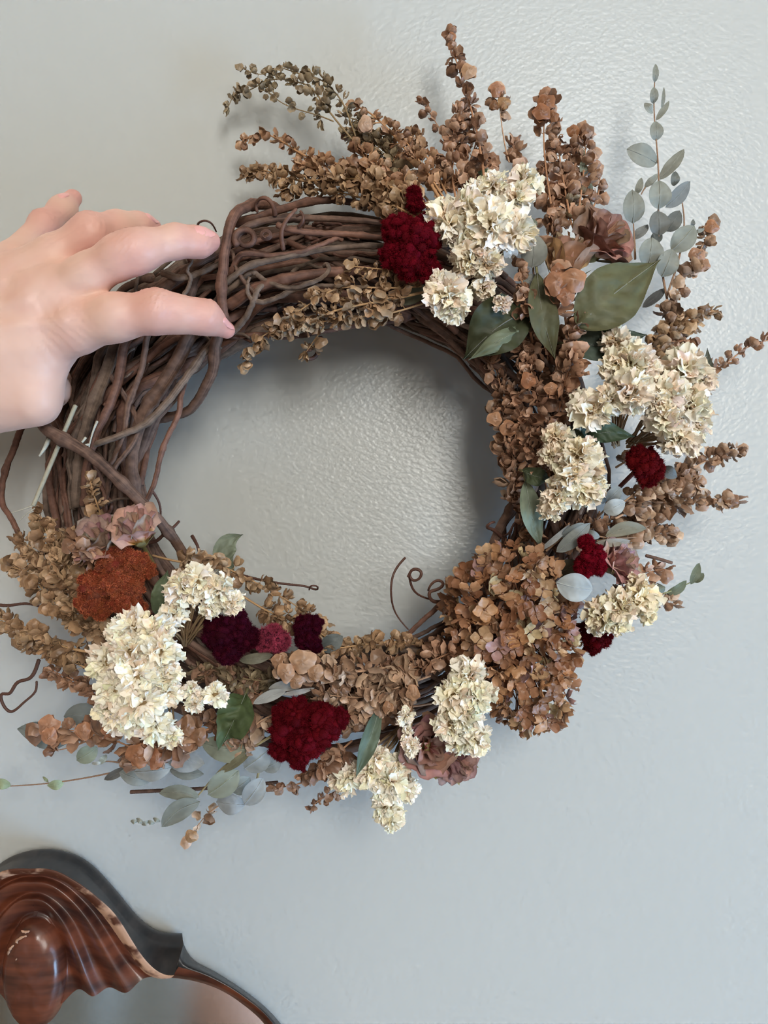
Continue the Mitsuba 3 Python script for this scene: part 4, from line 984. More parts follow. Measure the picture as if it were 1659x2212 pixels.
cockscomb('rust orange cockscomb below the two left roses', [(262, 1205, .096, 30), (238, 1222, .098, 30), (295, 1218, .096, 28), (316, 1232, .092, 20), (205, 1262, .098, 32), (192, 1300, .098, 28), (220, 1315, .094, 24), (250, 1258, .1, 28), (285, 1265, .098, 26), (275, 1300, .096, 32), (300, 1318, .09, 20)], (150, 72, 48), [(260, 1280, .085), (280, 1340, .06)], 5.0, (156, 84, 56))

# ---------------------------------------------------------------- roses
def rose(label, cx, cy, h, r_px, axis, col, edge=(120, 76, 74), layers=17, tall=1.0, yellow=0.0, open_=1.0, stem=None, sepals=True):
    rg = rng_of(cx, cy, r_px)
    t = thing('dried_rose', label, 'rose', 'dried roses')
    c0, R = P(cx, cy, h), S(r_px, h)
    A = frame(axis)
    for i in range(layers):
        k = i / (layers - 1)
        nu, nv = 13, 9
        U, V = np.meshgrid(np.linspace(-1, 1, nu), np.linspace(0, 1, nv), indexing='ij')
        rad = R * (0.10 + 0.78 * k ** 0.8)
        span = 1.15 - 0.25 * k
        th = i * 2.39996 + U * span + rg.uniform(-.2, .2)
        H = R * tall * (1.25 - 0.42 * k * open_) * rg.uniform(0.92, 1.08)
        prof = 0.32 + 0.68 * np.sin(np.clip(V * 1.35, 0, 1.35)) ** 0.8
        flare = (0.08 + 0.34 * k * open_) * np.clip(V - 0.62, 0, 1) ** 1.3 * 2.2
        wr = 0.075 * np.sin(U * rg.uniform(5, 9) + rg.uniform(0, 6) + V * 3) * V + 0.02 * rg.standard_normal((nu, nv)) * V ** 2 + 0.34 * (meshkit.fbm(np.stack([U * 1.7 + i * 3.1, V * 2.2, 0 * U + cx], -1), 3) - 0.5) * V
        rr = rad * prof + R * (flare + wr) + R * 0.10 * U ** 2 * V
        z = H * V * (1 - 0.26 * U ** 2 - 0.2 * U ** 6) - R * 0.62 * tall + R * 0.10 * (meshkit.fbm(np.stack([U * 2.3 + i * 5.7, 0 * U, 0 * U + cy], -1), 2) - 0.5) * V ** 2
        z = z - R * 0.55 * flare
        v = np.stack([rr * np.cos(th), rr * np.sin(th), z], -1).reshape(-1, 3) @ A.T + c0
        v[:, 1] = np.minimum(v[:, 1], -0.004)
        tone = (0.95 + 0.18 * V - 0.5 * V ** 8).reshape(-1) * rg.uniform(0.85, 1.12)
        if yellow > 0 and k > 0.45:
            tone = np.where(V.reshape(-1) < 0.5, 1.5 + yellow * (0.5 - V.reshape(-1)) * 2.2, np.minimum(tone, 1.45))
        m, u = join([(v, grid_faces(nu, nv), lin(col) * (1 + 0.08 * rg.standard_normal(3)) * (1 - 0.18 * (rg.random() < .3)), tone)])
        part(t, 'petal', m, 'mat_rose', uv=u)
    hip = trimesh.creation.icosphere(2, R * 0.34)
    v = np.array(hip.vertices) * [1, 1, 1.1] + [0, 0, -R * 0.62 * tall]
    m, u = join([(v @ A.T + c0, np.array(hip.faces), lin((128, 112, 66)))])
    part(t, 'hip', m, 'mat_plant', uv=u)
    for i in range(5 if sepals else 0):
        a = i * 1.2566 + rg.uniform(-.2, .2)
        U, V = np.meshgrid(np.linspace(-1, 1, 5), np.linspace(0, 1, 8), indexing='ij')
        w = R * 0.2 * np.sin(np.pi * (V * .86 + .14)) ** .8
        rr = R * (0.30 + 0.52 * np.sin(V * 1.4)) * 1.08 + R * 0.2 * V ** 3 * rg.uniform(-0.3, 1.5)
        z = -R * 0.72 * tall + R * 0.85 * V * rg.uniform(.7, 1.1)
        th = a + U * w / np.maximum(rr, R * 0.2)
        v = np.stack([rr * np.cos(th), rr * np.sin(th), z], -1).reshape(-1, 3) @ A.T + c0
        v[:, 1] = np.minimum(v[:, 1], -0.004)
        m, u = join([(v, grid_faces(5, 8), lin((134, 126, 84)), 1.0)])
        part(t, 'sepal', m, 'mat_rose', uv=u)
    e = c0 - A[:, 2] * R * 0.9 * tall
    q = c0 - A[:, 2] * R * 1.9 * tall
    q[1] = max(q[1], -0.075)
    q[1] = min(q[1], -0.03)
    p = np.linspace(0, 1, 6)[:, None] * (q - e) + e
    m, u = join([(*tube(p, S(5, h), 7), lin((112, 104, 66)))])
    part(t, 'stem', m, 'mat_plant', uv=u)


rose('large mauve brown rose at the top right with a golden base', 1310, 508, .086, 74, (0.42, -0.6, 0.42), (168, 130, 114), yellow=.5)
rose('tan rosebud left of the large top rose', 1228, 556, .094, 52, (0.25, -0.35, 0.95), (178, 140, 112), layers=12, tall=1.5, open_=.4)
rose('pink rosebud with yellow base at the left, under the diagonal vine', 292, 1136, .098, 54, (-0.1, -0.62, 0.75), (190, 152, 140), layers=13, tall=1.15, yellow=1.0, open_=.6)
rose('dusty mauve rose at the left, beside the pink rosebud', 210, 1160, .096, 58, (-0.25, -0.7, 0.55), (170, 138, 128), layers=16, open_=.7)
rose('mauve rose at the bottom with its spiral showing', 928, 1614, .094, 62, (0.1, -0.9, 0.2), (166, 128, 116), layers=18)
rose('small mauve rose at the bottom right of its pair', 986, 1655, .088, 50, (0.3, -0.75, -0.35), (164, 126, 114), layers=15)
rose('pale mauve crumpled rose right of the bright crimson cockscomb', 1346, 1212, .08, 52, (0.5, -0.6, 0.3), (190, 158, 146), layers=15, open_=1.2)

# ---------------------------------------------------------------- the big hydrangea
hyd = thing('hydrangea', 'big round head of copper brown hydrangea florets at the lower right', 'hydrangea')
rg = rng_of(77)
lobes = [(1105, 1395, .074, 134, 146), (1110, 1238, .074, 86, 60), (1050, 1300, .074, 86, 76), (1150, 1496, .068, 86, 80), (1150, 1330, .074, 90, 86)]
tubes_, placed = [], []
root = P(1100, 1370, .06)
HT = [(172, 128, 90), (156, 110, 76), (188, 144, 108), (140, 98, 70), (168, 130, 100), (190, 156, 120), (148, 106, 78)]
tries = 0
while len(placed) < 296 and tries < 20000:
    tries += 1
    cx, cy, h0, rx, ry = lobes[rg.choice(5, p=[.42, .14, .14, .17, .13])]
    d = unit(rg.standard_normal(3))
    if d[1] > 0.35:
        continue
    rad = 1.0 if rg.random() < 0.72 else rg.uniform(0.7, 0.95)
    px, py = cx + rx * d[0] * rad, cy - ry * d[2] * rad
    h = h0 - 0.034 * d[1] * rad
    q = P(px, py, h)
    inside = any(((px - a) / e) ** 2 + ((py - b) / f_) ** 2 + ((h - c) / .034) ** 2 < 0.45 for a, b, c, e, f_ in lobes)
    if inside or h < 0.02 or any(np.linalg.norm(q - w) < 0.0052 for w in placed):
        continue
    placed.append(q)
    nrm = unit(d + 0.62 * rg.standard_normal(3) + [0, -0.2, 0])
    A = frame(nrm, rg.uniform(0, 6.28))
    R = 0.0053 * rg.uniform(0.85, 1.2)
    col = lin(HT[rg.integers(len(HT))]) * rg.uniform(0.66, 1.05)
    if rg.random() < 0.07:
        col = lin((158, 126, 122))
    elif rg.random() < 0.05:
        col = lin((184, 164, 126))
    elif rg.random() < 0.12:
        col = lin((130, 88, 62))
    ps = []
    for k in range(4):
        nu, nv = 5, 7
        U, V = np.meshgrid(np.linspace(-1, 1, nu), np.linspace(0, 1, nv), indexing='ij')
        w = R * (0.05 + 0.31 * np.sin(np.pi * np.clip(V, 0.0, 0.93) ** 1.25) ** 0.85)
        a = k * np.pi / 2 + rg.uniform(-.2, .2)
        x, z = w * U * 1.3, R * (0.10 + 0.9 * V) * (1 - 0.06 * U ** 2)
        y = R * (rg.uniform(0.0, 0.6) * V ** 2 + 0.28 * U ** 2 * V * rg.uniform(0.2, 1.3)) + R * 0.04 * rg.standard_normal(U.shape)
        ca, sa = math.cos(a), math.sin(a)
        v = np.stack([ca * z - sa * x, sa * z + ca * x, y], -1).reshape(-1, 3)
        v = v @ A.T + q
        v[:, 1] = np.minimum(v[:, 1], -0.004)
        ps.append((v, grid_faces(nu, nv), col * rg.uniform(0.92, 1.08), (0.88 + 0.2 * V).reshape(-1)))
    bead = trimesh.creation.icosphere(1, R * 0.13)
    ps.append((np.array(bead.vertices) + q + nrm * R * 0.05, np.array(bead.faces), lin((110, 74, 50)), 1.0))
    m, u = join(ps)
    part(hyd, 'floret', m, 'mat_satin', uv=u)
    mid = (root + q) / 2 + 0.004 * rg.standard_normal(3)
    tubes_.append((*tube(spline(np.stack([root + 0.006 * rg.standard_normal(3) * [1, .5, 1], mid, q]), 7), S(1.5, h), 4), lin((124, 82, 58))))
m, u = join(tubes_)
part(hyd, 'stalk', m, 'mat_plant', uv=u)

# ---------------------------------------------------------------- mirror in its carved frame
mirror = thing('wall_mirror', 'old mirror in a carved dark brown wooden frame below the wreath', 'mirror')
XA = (64 - 829.5) / F * (D - 0.03)          # its axis of symmetry


def zc(pts, h):
    p = np.asarray(pts, float)
    return P(p[:, 0] / 2.592, 1780 + p[:, 1] / 2.592, h)


def even(p, n):
    from scipy.interpolate import CubicSpline
    d = np.r_[0, np.cumsum(np.linalg.norm(np.diff(p, axis=0), axis=1))]
    return CubicSpline(d, p)(np.linspace(0, d[-1], n))


def whole(pts, h, n=56, axis_start=True):
    """World curve from its mirror image on the left through the axis to the right end."""
    p = zc(pts, h)
    if axis_start:
        p[0, 0] = XA
    p = even(p, n)
    q = p[::-1].copy()
    q[:, 0] = 2 * XA - q[:, 0]
    return np.vstack([q[:-1], p]) if axis_start else (q, p)


def loft(curves, sub=7, close=0.0):
    """A surface through curves of equal sample count, smooth across."""
    from scipy.interpolate import PchipInterpolator
    c = np.stack(curves)
    k = np.arange(len(c))
    s = np.linspace(0, len(c) - 1, (len(c) - 1) * sub + 1)
    v = PchipInterpolator(k, c, axis=0)(s)
    return v.reshape(-1, 3), grid_faces(len(s), c.shape[1])


def wavy(curves, sub=9):
    from scipy.interpolate import CubicSpline
    c = np.stack(curves)
    s = np.linspace(0, len(c) - 1, (len(c) - 1) * sub + 1)
    v = CubicSpline(np.arange(len(c)), c, axis=0, bc_type='natural')(s)
    return v.reshape(-1, 3), grid_faces(len(s), c.shape[1])


C0 = whole([(250, 141), (300, 142), (350, 150), (450, 185), (540, 250), (620, 335), (700, 430), (760, 503), (820, 560), (880, 594), (950, 610), (1018, 612)], .003)
C0b = whole([(252, 146), (300, 148), (350, 157), (448, 192), (536, 258), (616, 344), (695, 440), (755, 513), (818, 571), (880, 605), (950, 620), (1021, 622)], .010)
C1 = whole([(225, 180), (270, 181), (330, 192), (430, 232), (520, 300), (600, 386), (680, 482), (745, 560), (815, 630), (880, 655), (950, 667), (1024, 664)], .016)
C1b = whole([(220, 196), (260, 197), (322, 208), (424, 250), (510, 318), (592, 404), (668, 500), (738, 582), (806, 648), (870, 676), (940, 690), (1022, 690)], .019)
C2 = whole([(170, 250), (200, 248), (300, 258), (400, 305), (480, 357), (560, 422), (640, 500), (705, 595), (780, 715), (850, 798), (910, 838), (975, 846)], .030)
part(mirror, 'frame_edge', loft([C0, C0b, C1, C1b, C2], 6), 'mat_edge', label='dark worn side of the arched top')
C2b = whole([(168, 262), (200, 260), (296, 271), (392, 318), (468, 372), (546, 440), (624, 522), (688, 616), (764, 736), (836, 822), (895, 856), (960, 860)], .0305)
C2c = whole([(166, 280), (200, 279), (290, 291), (384, 336), (458, 394), (534, 466), (606, 552), (668, 642), (745, 752), (815, 836), (870, 862), (930, 866)], .0275)
part(mirror, 'rim', loft([C2, C2b, C2c], 5), 'mat_worn', label='rubbed pale rim of bare wood')
C3 = whole([(165, 296), (200, 295), (284, 306), (374, 352), (446, 414), (518, 492), (580, 580), (640, 676), (718, 790), (800, 868)], .0238)
C4 = whole([(165, 337), (200, 336), (276, 350), (362, 404), (434, 476), (496, 562), (556, 668), (616, 780), (668, 872), (705, 945)], .0295)
C5 = whole([(165, 383), (200, 382), (258, 394), (328, 440), (396, 512), (456, 610), (508, 720), (556, 820), (588, 880), (610, 915)], .0228)
C6 = whole([(165, 427), (195, 426), (248, 440), (306, 490), (356, 560), (398, 650), (438, 752), (476, 860), (502, 920), (520, 965)], .0285)
C7 = whole([(165, 474), (190, 473), (238, 486), (296, 540), (338, 610), (373, 700), (403, 800), (427, 870), (440, 925)], .0220)
C8 = whole([(165, 512), (188, 512), (234, 524), (286, 572), (326, 644), (352, 736), (366, 830), (366, 920), (352, 1000)], .0225)
C9 = whole([(165, 560), (182, 560), (216, 572), (256, 615), (288, 680), (310, 750), (322, 830), (322, 910), (310, 985)], .0200)
v, f = wavy([C2c, C3, C4, C5, C6, C7, C8, C9], 9)
part(mirror, 'carved_crest', (v, f), 'mat_wood', label='carved reddish brown ridges')
nrow = len(v) // len(C3)
g = v.reshape(nrow, -1, 3)
for name, e in (('crest_edge', g[:, -1]), ('crest_edge', g[:, 0])):
    b = e.copy()
    b[:, 1] = -0.010
    part(mirror, name, loft([e, b], 1), 'mat_edge')
# raised oval
a = np.linspace(0, 2 * np.pi, 73)[:-1]
rr_ = np.linspace(0, 1, 16)
cx_, cz_ = XA, float(zc([(160, 852)], .026)[0, 2])
ax_, az_ = 182 / 2.592 / F * (D - .026), 322 / 2.592 / F * (D - .026)
A_, R_ = np.meshgrid(a, rr_, indexing='ij')
hh = 0.0195 + 0.0105 * np.sqrt(np.clip(1 - (np.clip(R_ - 0.62, 0, 1) / 0.38) ** 2.4, 0, 1)) + 0.0035 * (1 - R_ ** 2)
hh = hh - 0.0009 * meshkit.noise(np.stack([R_ * np.cos(A_) * 5, R_ * np.sin(A_) * 9, R_ * 0], -1))
v = np.stack([cx_ + ax_ * R_ * np.cos(A_) * (1 + .04 * np.sin(A_)), -hh, cz_ + az_ * R_ * np.sin(A_)], -1).reshape(-1, 3)
i, j = np.meshgrid(np.arange(72), np.arange(15), indexing='ij')
q = np.stack([i * 16 + j, ((i + 1) % 72) * 16 + j, ((i + 1) % 72) * 16 + j + 1, i * 16 + j + 1], -1).reshape(-1, 4)
part(mirror, 'oval_panel', (v, np.vstack([q[:, [0, 1, 2]], q[:, [0, 2, 3]]])), 'mat_wood', label='raised oval in the middle of the crest')
for rows in ([(118, 596), (140, 604), (166, 598)], [(100, 668), (92, 662), (112, 640), (150, 628)], [(44, 735), (56, 700), (78, 678)], [(88, 756), (94, 760)]):
    p = even(zc(rows, .0338), 8)
    part(mirror, 'scratch', tube(p, 0.0008 * np.array([.3, .9, 1.1, .8, 1.2, .7, .9, .3]), 5), 'mat_worn')
AA = [([(1018, 615), (1036, 690), (1090, 765), (1180, 815), (1290, 880), (1400, 955), (1480, 1020), (1540, 1080), (1600, 1160), (1660, 1300), (1700, 1500), (1700, 1900), (1660, 2300)], .003),
      ([(1010, 700), (1034, 770), (1092, 800), (1186, 842), (1290, 900), (1396, 972), (1474, 1034), (1530, 1092), (1586, 1170), (1640, 1300), (1674, 1500), (1674, 1900), (1636, 2300)], .018),
      ([(1000, 800), (1045, 812), (1106, 830), (1196, 868), (1296, 922), (1394, 990), (1466, 1048), (1516, 1102), (1566, 1178), (1614, 1300), (1648, 1500), (1648, 1900), (1612, 2300)], .0215),
      ([(975, 838), (1050, 848), (1112, 862), (1206, 897), (1296, 942), (1384, 1002), (1448, 1054), (1498, 1108), (1545, 1182), (1590, 1300), (1620, 1500), (1620, 1900), (1586, 2300)], .0205),
      ([(960, 862), (1050, 872), (1110, 885), (1200, 915), (1280, 955), (1362, 1012), (1430, 1067), (1480, 1120), (1525, 1190), (1570, 1300), (1600, 1500), (1600, 1900), (1566, 2300)], .012)]
for side in (1, 0):
    cs = [whole(p, h, 60, False)[side] for p, h in AA]
    part(mirror, 'side_rail', loft(cs[:3], 6), 'mat_edge')
    part(mirror, 'side_moulding', loft(cs[2:], 6), 'mat_wood')
    if side:
        inner = cs[4]
        zb = cs[0][-1, 2]
rail = box(2 * XA - inner[-1, 0] - .02, inner[-1, 0] + .02, -.021, -.003, zb - .03, zb + .004)
part(mirror, 'bottom_rail', rail, 'mat_wood', smooth=False)
gl = np.vstack([inner[::3] + [.002, 0, .0], (inner[::3] * [-1, 1, 1] + [2 * XA - .002, 0, 0])[::-1]])
from shapely.geometry import Polygon
plate = trimesh.creation.extrude_polygon(Polygon(np.vstack([gl[:, [0, 2]]])).buffer(0), 0.003, engine='earcut')
pv = np.array(plate.vertices)
part(mirror, 'glass', trimesh.Trimesh(np.stack([pv[:, 0], -0.008 - pv[:, 2], pv[:, 1]], 1), np.array(plate.faces)[:, ::-1], process=False), 'mat_mirror', smooth=False, label='grey reflecting mirror glass')

# ---------------------------------------------------------------- the person: the left hand on the wreath, arm and body behind the camera
person = thing('person', 'left hand of a person gripping the bare vines, reaching in from the left edge', 'person')


def surface_net(sdf, lo, hi, step):
    lo, hi = np.asarray(lo, float), np.asarray(hi, float)
    n = np.ceil((hi - lo) / step).astype(int) + 1
    ax = [lo[k] + np.arange(n[k]) * step for k in range(3)]
    val = np.empty(n, np.float32)
    for i in range(0, n[0], 16):
        gx = np.stack(np.meshgrid(ax[0][i:i + 16], ax[1], ax[2], indexing='ij'), -1)
        val[i:i + 16] = sdf(gx.reshape(-1, 3)).reshape(gx.shape[:3])
    ins = val < 0
    acc, cnt = np.zeros(tuple(n - 1) + (3,), np.float32), np.zeros(n - 1, np.float32)
    corner = [(a, b, c) for a in (0, 1) for b in (0, 1) for c in (0, 1)]
    sl = lambda o: tuple(slice(o[k], n[k] - 1 + o[k]) for k in range(3))
    for a in corner:
        for k in range(3):
            if a[k] == 0:
                b = tuple(a[j] + (j == k) for j in range(3))
                va, vb = val[sl(a)], val[sl(b)]
                cross = (va < 0) != (vb < 0)
                t = np.where(cross, va / np.where(cross, va - vb, 1), 0)
                for j in range(3):
                    acc[..., j] += np.where(cross, a[j] + (t if j == k else 0), 0)
                cnt += cross
    on = cnt > 0
    ids = -np.ones(n - 1, int)
    ids[on] = np.arange(on.sum())
    v = lo + (np.argwhere(on) + acc[on] / cnt[on][:, None]) * step
    fs = []
    for k in range(3):
        a, b = [j for j in range(3) if j != k]
        s0 = [slice(1, n[j] - 1) for j in range(3)]
        s0[k] = slice(0, n[k] - 1)
        s1 = list(s0)
        s1[k] = slice(1, n[k])
        A, Bm = ins[tuple(s0)], ins[tuple(s1)]
        idx = np.argwhere(A != Bm)
        flip = A[A != Bm]
        base = idx.copy()
        for j in (a, b):
            base[:, j] += 1
        qs = []
        for da, db in ((0, 0), (1, 0), (1, 1), (0, 1)):
            o = base.copy()
            o[:, a] -= da
            o[:, b] -= db
            qs.append(ids[o[:, 0], o[:, 1], o[:, 2]])
        q = np.stack(qs, 1)
        if k == 1:
            flip = ~flip
        q[~flip] = q[~flip][:, ::-1]
        fs.append(q)
    q = np.vstack(fs)
    return v, np.vstack([q[:, [0, 1, 2]], q[:, [0, 2, 3]]])


def chain_world(rows):
    rows = np.asarray(rows, float)
    return np.c_[P(rows[:, 0], rows[:, 1], rows[:, 2]), S(rows[:, 3], rows[:, 2])]


HAND = dict(
    index=[(175, 702, .108, 57), (250, 686, .113, 47.5), (340, 674, .115, 42.5), (392, 679, .112, 35), (441, 685, .107, 33), (489, 713, .098, 19)],
    middle=[(95, 648, .106, 56), (190, 596, .111, 43.5), (262, 553, .115, 43), (302, 540, .115, 41), (380, 521, .107, 32.5), (430, 525, .101, 28), (455, 521, .097, 20)],
    ring=[(35, 612, .1, 50), (110, 557, .101, 41), (195, 506, .1, 40), (255, 494, .088, 34), (298, 492, .078, 29), (330, 492, .07, 19)],
    pinky=[(-30, 602, .09, 44), (22, 562, .08, 33), (96, 487, .058, 28), (135, 453, .044, 26), (158, 428, .034, 18)],
    thumb=[(-140, 860, .088, 92), (74, 864, .1, 58)],
    thumb_tip=[(80, 860, .092, 46), (112, 842, .078, 34), (118, 822, .058, 29), (120, 800, .044, 22)],
    m_index=[(-260, 800, .094, 86), (40, 748, .102, 70), (160, 706, .105, 40)],
    m_middle=[(-260, 780, .097, 80), (90, 650, .103, 40)],
    m_ring=[(-260, 750, .094, 80), (35, 612, .097, 36)],
    m_pinky=[(-260, 730, .085, 76), (-30, 602, .087, 32)],
    web=[(-20, 800, .096, 84), (78, 768, .1, 48)],
    web_b=[(110, 680, .099, 44), (196, 640, .098, 27)],
    web_c=[(20, 620, .096, 40), (110, 590, .098, 26)],
)
HC = {k: chain_world(v) for k, v in HAND.items()}
wrist = HC['m_middle'][0, :3] * 0.5 + HC['m_ring'][0, :3] * 0.5 + [0, 0.004, -0.006]
elbow = np.array([-0.50, -0.46, -0.33])
shoulder = np.array([-0.56, -0.90, -0.16])
HC['wrist'] = np.array([[*(wrist + [.02, 0, .003]), .027], [*wrist, .028], [*(wrist + (elbow - wrist) * .2), .031]])


def seg_d(p, a, b):
    d = b[:3] - a[:3]
    t = np.clip(((p - a[:3]) @ d) / (d @ d), 0, 1)
    return np.linalg.norm(p - a[:3] - t[:, None] * d, axis=1) - (a[3] + t * (b[3] - a[3]))


def smin(a, b, k):
    h = np.maximum(k - np.abs(a - b), 0) / k
    return np.minimum(a, b) - h * h * k * 0.25


def chain_d(p, ch, k=.006):
    d = None
    for a, b in zip(ch[:-1], ch[1:]):
        e = seg_d(p, a, b)
        d = e if d is None else smin(d, e, k)
    return d


CREASE = [('index', 2, 5.2), ('middle', 2.6, 5.2), ('ring', 2, 5), ('pinky', 2, 4), ('index', 4, 3), ('middle', 5, 3)]


def hand_sdf(p):
    p = p.astype(float)
    palm = None
    for name in ('m_index', 'm_middle', 'm_ring', 'm_pinky', 'web', 'web_b', 'web_c', 'wrist'):
        e = chain_d(p, HC[name])
        palm = e if palm is None else smin(palm, e, .022)
    # shallow grooves between the tendons on the back of the hand
    d = palm
    for name, k in (('thumb', .014), ('thumb_tip', .0035), ('index', .011), ('middle', .010), ('ring', .010), ('pinky', .011)):
        e = chain_d(p, HC[name])
        if name.startswith('thumb'):
            palm = smin(palm, e, k)
            d = palm
        else:
            near = np.clip(1.15 - np.linalg.norm(p - HC[name][0, :3], axis=1) / .045, 0, 1)
            d = smin(d, e, 0.0016 + k * near * near)
    return d


v, f = surface_net(hand_sdf, [wrist[0] - .004, -.134, -.005 + P(0, 960, .09)[2]], [P(530, 0, .1)[0], -.012, P(0, 380, .05)[2]], .00125)
hm_ = trimesh.Trimesh(v, f, process=False)
adj_ = trimesh.graph.edges_to_coo(hm_.edges_unique, count=len(v), data=np.ones(len(hm_.edges_unique))).tocsr()
adj_ = adj_ + adj_.T
deg_ = np.maximum(np.asarray(adj_.sum(1)).ravel(), 1)[:, None]
for _ in range(3):                          # even the net out, then back onto the surface
    w_ = adj_ @ v / deg_
    v = v + np.clip(w_ - v, -.0006, .0006) * .6
d_ = hand_sdf(v)
g_ = np.stack([hand_sdf(v + e) - hand_sdf(v - e) for e in np.eye(3) * 3e-4], 1) / 6e-4
v = v - g_ * np.clip(d_, -.0005, .0005)[:, None]
nrm_ = meshkit.arrays((v, f), True)[2]


def along(ch, t):
    i = min(int(t), len(ch) - 2)
    return ch[i] + (ch[i + 1] - ch[i]) * (t - i), unit(ch[i + 1, :3] - ch[i, :3])


disp = np.zeros(len(v))
pink = np.zeros(len(v))
for name, t, wmm in CREASE:                 # knuckle creases
    c, ax = along(HC[name], t)
    s = (v - c[:3]) @ ax
    dist = np.linalg.norm(v - c[:3], axis=1)
    dorsal = np.clip(nrm_ @ unit([0.0, -0.75, 0.65]) * 1.5, 0, 1)
    win = np.exp(-(s / (wmm * .001)) ** 2) * (dist < .021) * dorsal
    wob = 0.0006 * np.sin(v[:, 2] * 900 + v[:, 1] * 700)
    disp += win * (-0.00026 * np.cos((s + wob) / .0021 * 2 * np.pi) + 0.0004)
    pink = np.maximum(pink, 0.75 * np.exp(-(dist / .016) ** 2))
for name in ('index', 'middle', 'ring', 'pinky'):
    pink = np.maximum(pink, 0.95 * np.exp(-(np.linalg.norm(v - HC[name][-1, :3], axis=1) / .014) ** 2))
    pink = np.maximum(pink, 0.40 * np.exp(-(np.linalg.norm(v - HC[name][0, :3], axis=1) / .016) ** 2))
base_i = HC['index'][0, :3]                 # folds of skin at the base of the index finger
s = (v - base_i) @ unit([0.55, 0, 0.45])
disp += -0.00032 * np.cos((s + .001 * np.sin(v[:, 2] * 300)) / .0038 * 2 * np.pi) * np.exp(-(np.linalg.norm(v - base_i - [-.004, 0, -.006], axis=1) / .016) ** 2) * np.clip(-nrm_[:, 1], 0, 1)
for a_, b_, amp in (((-120, 700), (70, 655), .0009), ((-120, 735), (150, 700), .0008), ((-100, 655), (10, 618), .0008)):    # tendons
    A3, B3 = P(*a_, .11), P(*b_, .112)
    t_ = np.clip(((v - A3) @ (B3 - A3)) / ((B3 - A3) @ (B3 - A3)), 0, 1)
    q_ = v - A3 - t_[:, None] * (B3 - A3)
    disp += amp * np.exp(-(np.hypot(q_[:, 0], q_[:, 2]) / .0035) ** 2) * np.clip(-nrm_[:, 1], 0, 1)
disp += 0.0003 * (meshkit.fbm(v * 420, 3) - 0.5) + 0.0007 * (meshkit.fbm(v * 90, 2, 5) - 0.5)
v = v + nrm_ * disp[:, None]
mott = meshkit.fbm(v * 150, 3, 9)
pink = np.clip(pink + 0.35 * (mott - 0.5), 0, 1)
SK = lin((214, 176, 159)) * (1 - pink[:, None]) + lin((204, 142, 132)) * pink[:, None]
# forearms, upper arms, neck and head, behind the frame's left edge and behind the camera
arm = [np.array([[*(wrist + (elbow - wrist) * .02), .0285], [*(wrist + (elbow - wrist) * .4), .037], [*elbow, .043], [*shoulder, .055]]),
       np.array([[0.03, -0.60, -0.08, .036], [0.028, -0.615, -0.10, .027], [-0.16, -0.78, -0.36, .042], [-0.30, -0.96, -0.18, .055]]),
       np.array([[-0.43, -0.98, -0.12, .062], [-0.43, -0.97, 0.0, .055], [-0.42, -0.94, 0.05, .08], [-0.42, -0.95, 0.12, .095]]),
       np.array([[-0.36, -0.94, -0.60, .075], [-0.225, -0.86, -0.86, .062], [-0.25, -0.93, -1.40, .040], [-0.25, -0.84, -1.465, .032]]),
       np.array([[-0.52, -0.94, -0.60, .075], [-0.53, -0.93, -0.95, .058], [-0.53, -0.95, -1.40, .040], [-0.53, -0.86, -1.465, .032]])]


def body_sdf(p):
    d = None
    for a in arm:
        e = chain_d(p.astype(float), a, .02)
        d = e if d is None else smin(d, e, .03)
    return d


bv, bf = surface_net(body_sdf, [-.66, -1.12, -1.50], [.12, -.08, .26], .013)
m_v, m_f = np.vstack([v, bv]), np.vstack([f, bf + len(v)])
part(person, 'skin', (m_v, m_f), 'mat_skin', color=np.vstack([SK, np.broadcast_to(lin((222, 176, 158)), bv.shape)]), label='left hand with five fingers, pale pink skin')


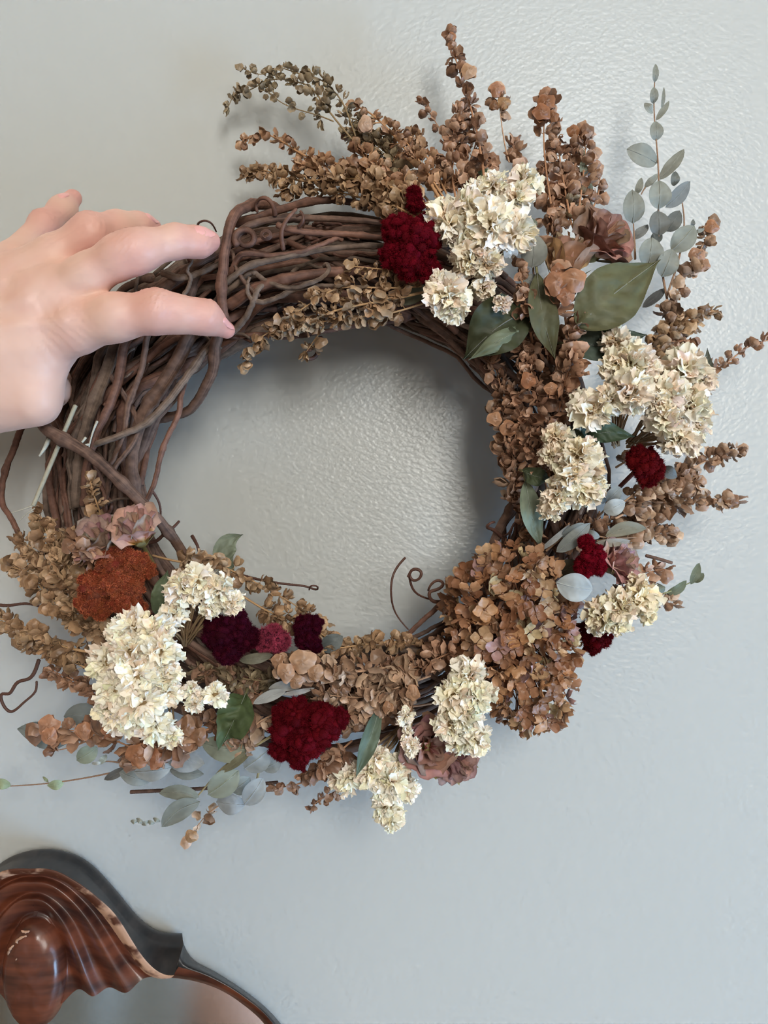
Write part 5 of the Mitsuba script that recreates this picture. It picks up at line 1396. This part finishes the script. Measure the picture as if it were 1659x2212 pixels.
def nail(name, c_px, h, axis, normal, L, W):
    a, n = unit(axis), unit(normal)
    n = unit(n - a * (n @ a))
    sd = np.cross(a, n)
    c = P(*c_px, h)
    U, V = np.meshgrid(np.linspace(-1, 1, 13), np.linspace(-1, 1, 13), indexing='ij')
    q = U ** 2 + V ** 2
    k = np.sqrt(np.maximum(np.abs(U), np.abs(V)) ** 2 / np.maximum(q, 1e-9)) * 0.75 + 0.25      # rounded square
    p = (c + (U * k * W / 2)[..., None] * sd + (V * k * L / 2)[..., None] * a + n * .004).reshape(-1, 3)
    for _ in range(12):
        d = hand_sdf(p)
        g = unit(np.stack([hand_sdf(p + e) - d for e in np.eye(3) * 2e-4], 1))
        p = p - g * d[:, None] * .8
    nn = unit(np.stack([hand_sdf(p + e) - hand_sdf(p - e) for e in np.eye(3) * 2e-4], 1))
    r = np.clip(1 - np.maximum(np.abs(U), np.abs(V)) ** 6, 0, 1).reshape(-1, 1)
    p = p + nn * (0.00002 + 0.00055 * r) + a * 0.0008 * (V.reshape(-1, 1) > .9)
    part(person, 'fingernail', (p, grid_faces(13, 13)), 'mat_nail')


nail('middle', (449, 508), .104, (1, 0.15, -.05), (0.05, -.72, .7), .0125, .0100)
nail('index', (499, 706), .104, (.72, .35, -.6), (.62, -.55, .56), .0072, .0075)
nail('ring', (333, 480), .076, (1, .6, -.02), (.25, -.5, .83), .0100, .0085)
nail('pinky', (149, 420), .048, (.6, .4, .72), (-.55, -.80, .25), .0100, .0075)

# grey garment: body and sleeves, seen only in the mirror
def shirt_sdf(p):
    p = p.astype(float)
    q = (p - [-0.44, -0.93, -0.55]) / [0.185, 0.12, 1.0]
    fold = 0.02 * np.sin(np.arctan2(q[:, 1], q[:, 0]) * 9 + p[:, 2] * 5) * np.clip((-p[:, 2] - .3) * 2, 0.2, 1)
    d = np.maximum((np.linalg.norm(q[:, :2], axis=1) - 1) * 0.13 + fold, np.abs(p[:, 2] + 0.58) - 0.46)
    for a, k in ((arm[0], 3), (arm[1], 3)):
        e = np.array([[*(a[k, :3] * .45 + a[k - 1, :3] * .55), .07], [*a[k, :3], .078]])
        d = smin(d, chain_d(p, e), .05)
    return d


sv, sf = surface_net(shirt_sdf, [-.70, -1.12, -1.10], [.06, -.5, .02], .012)
part(person, 'shirt', (sv, sf), 'mat_cloth', label='long grey shirt, seen in the mirror')
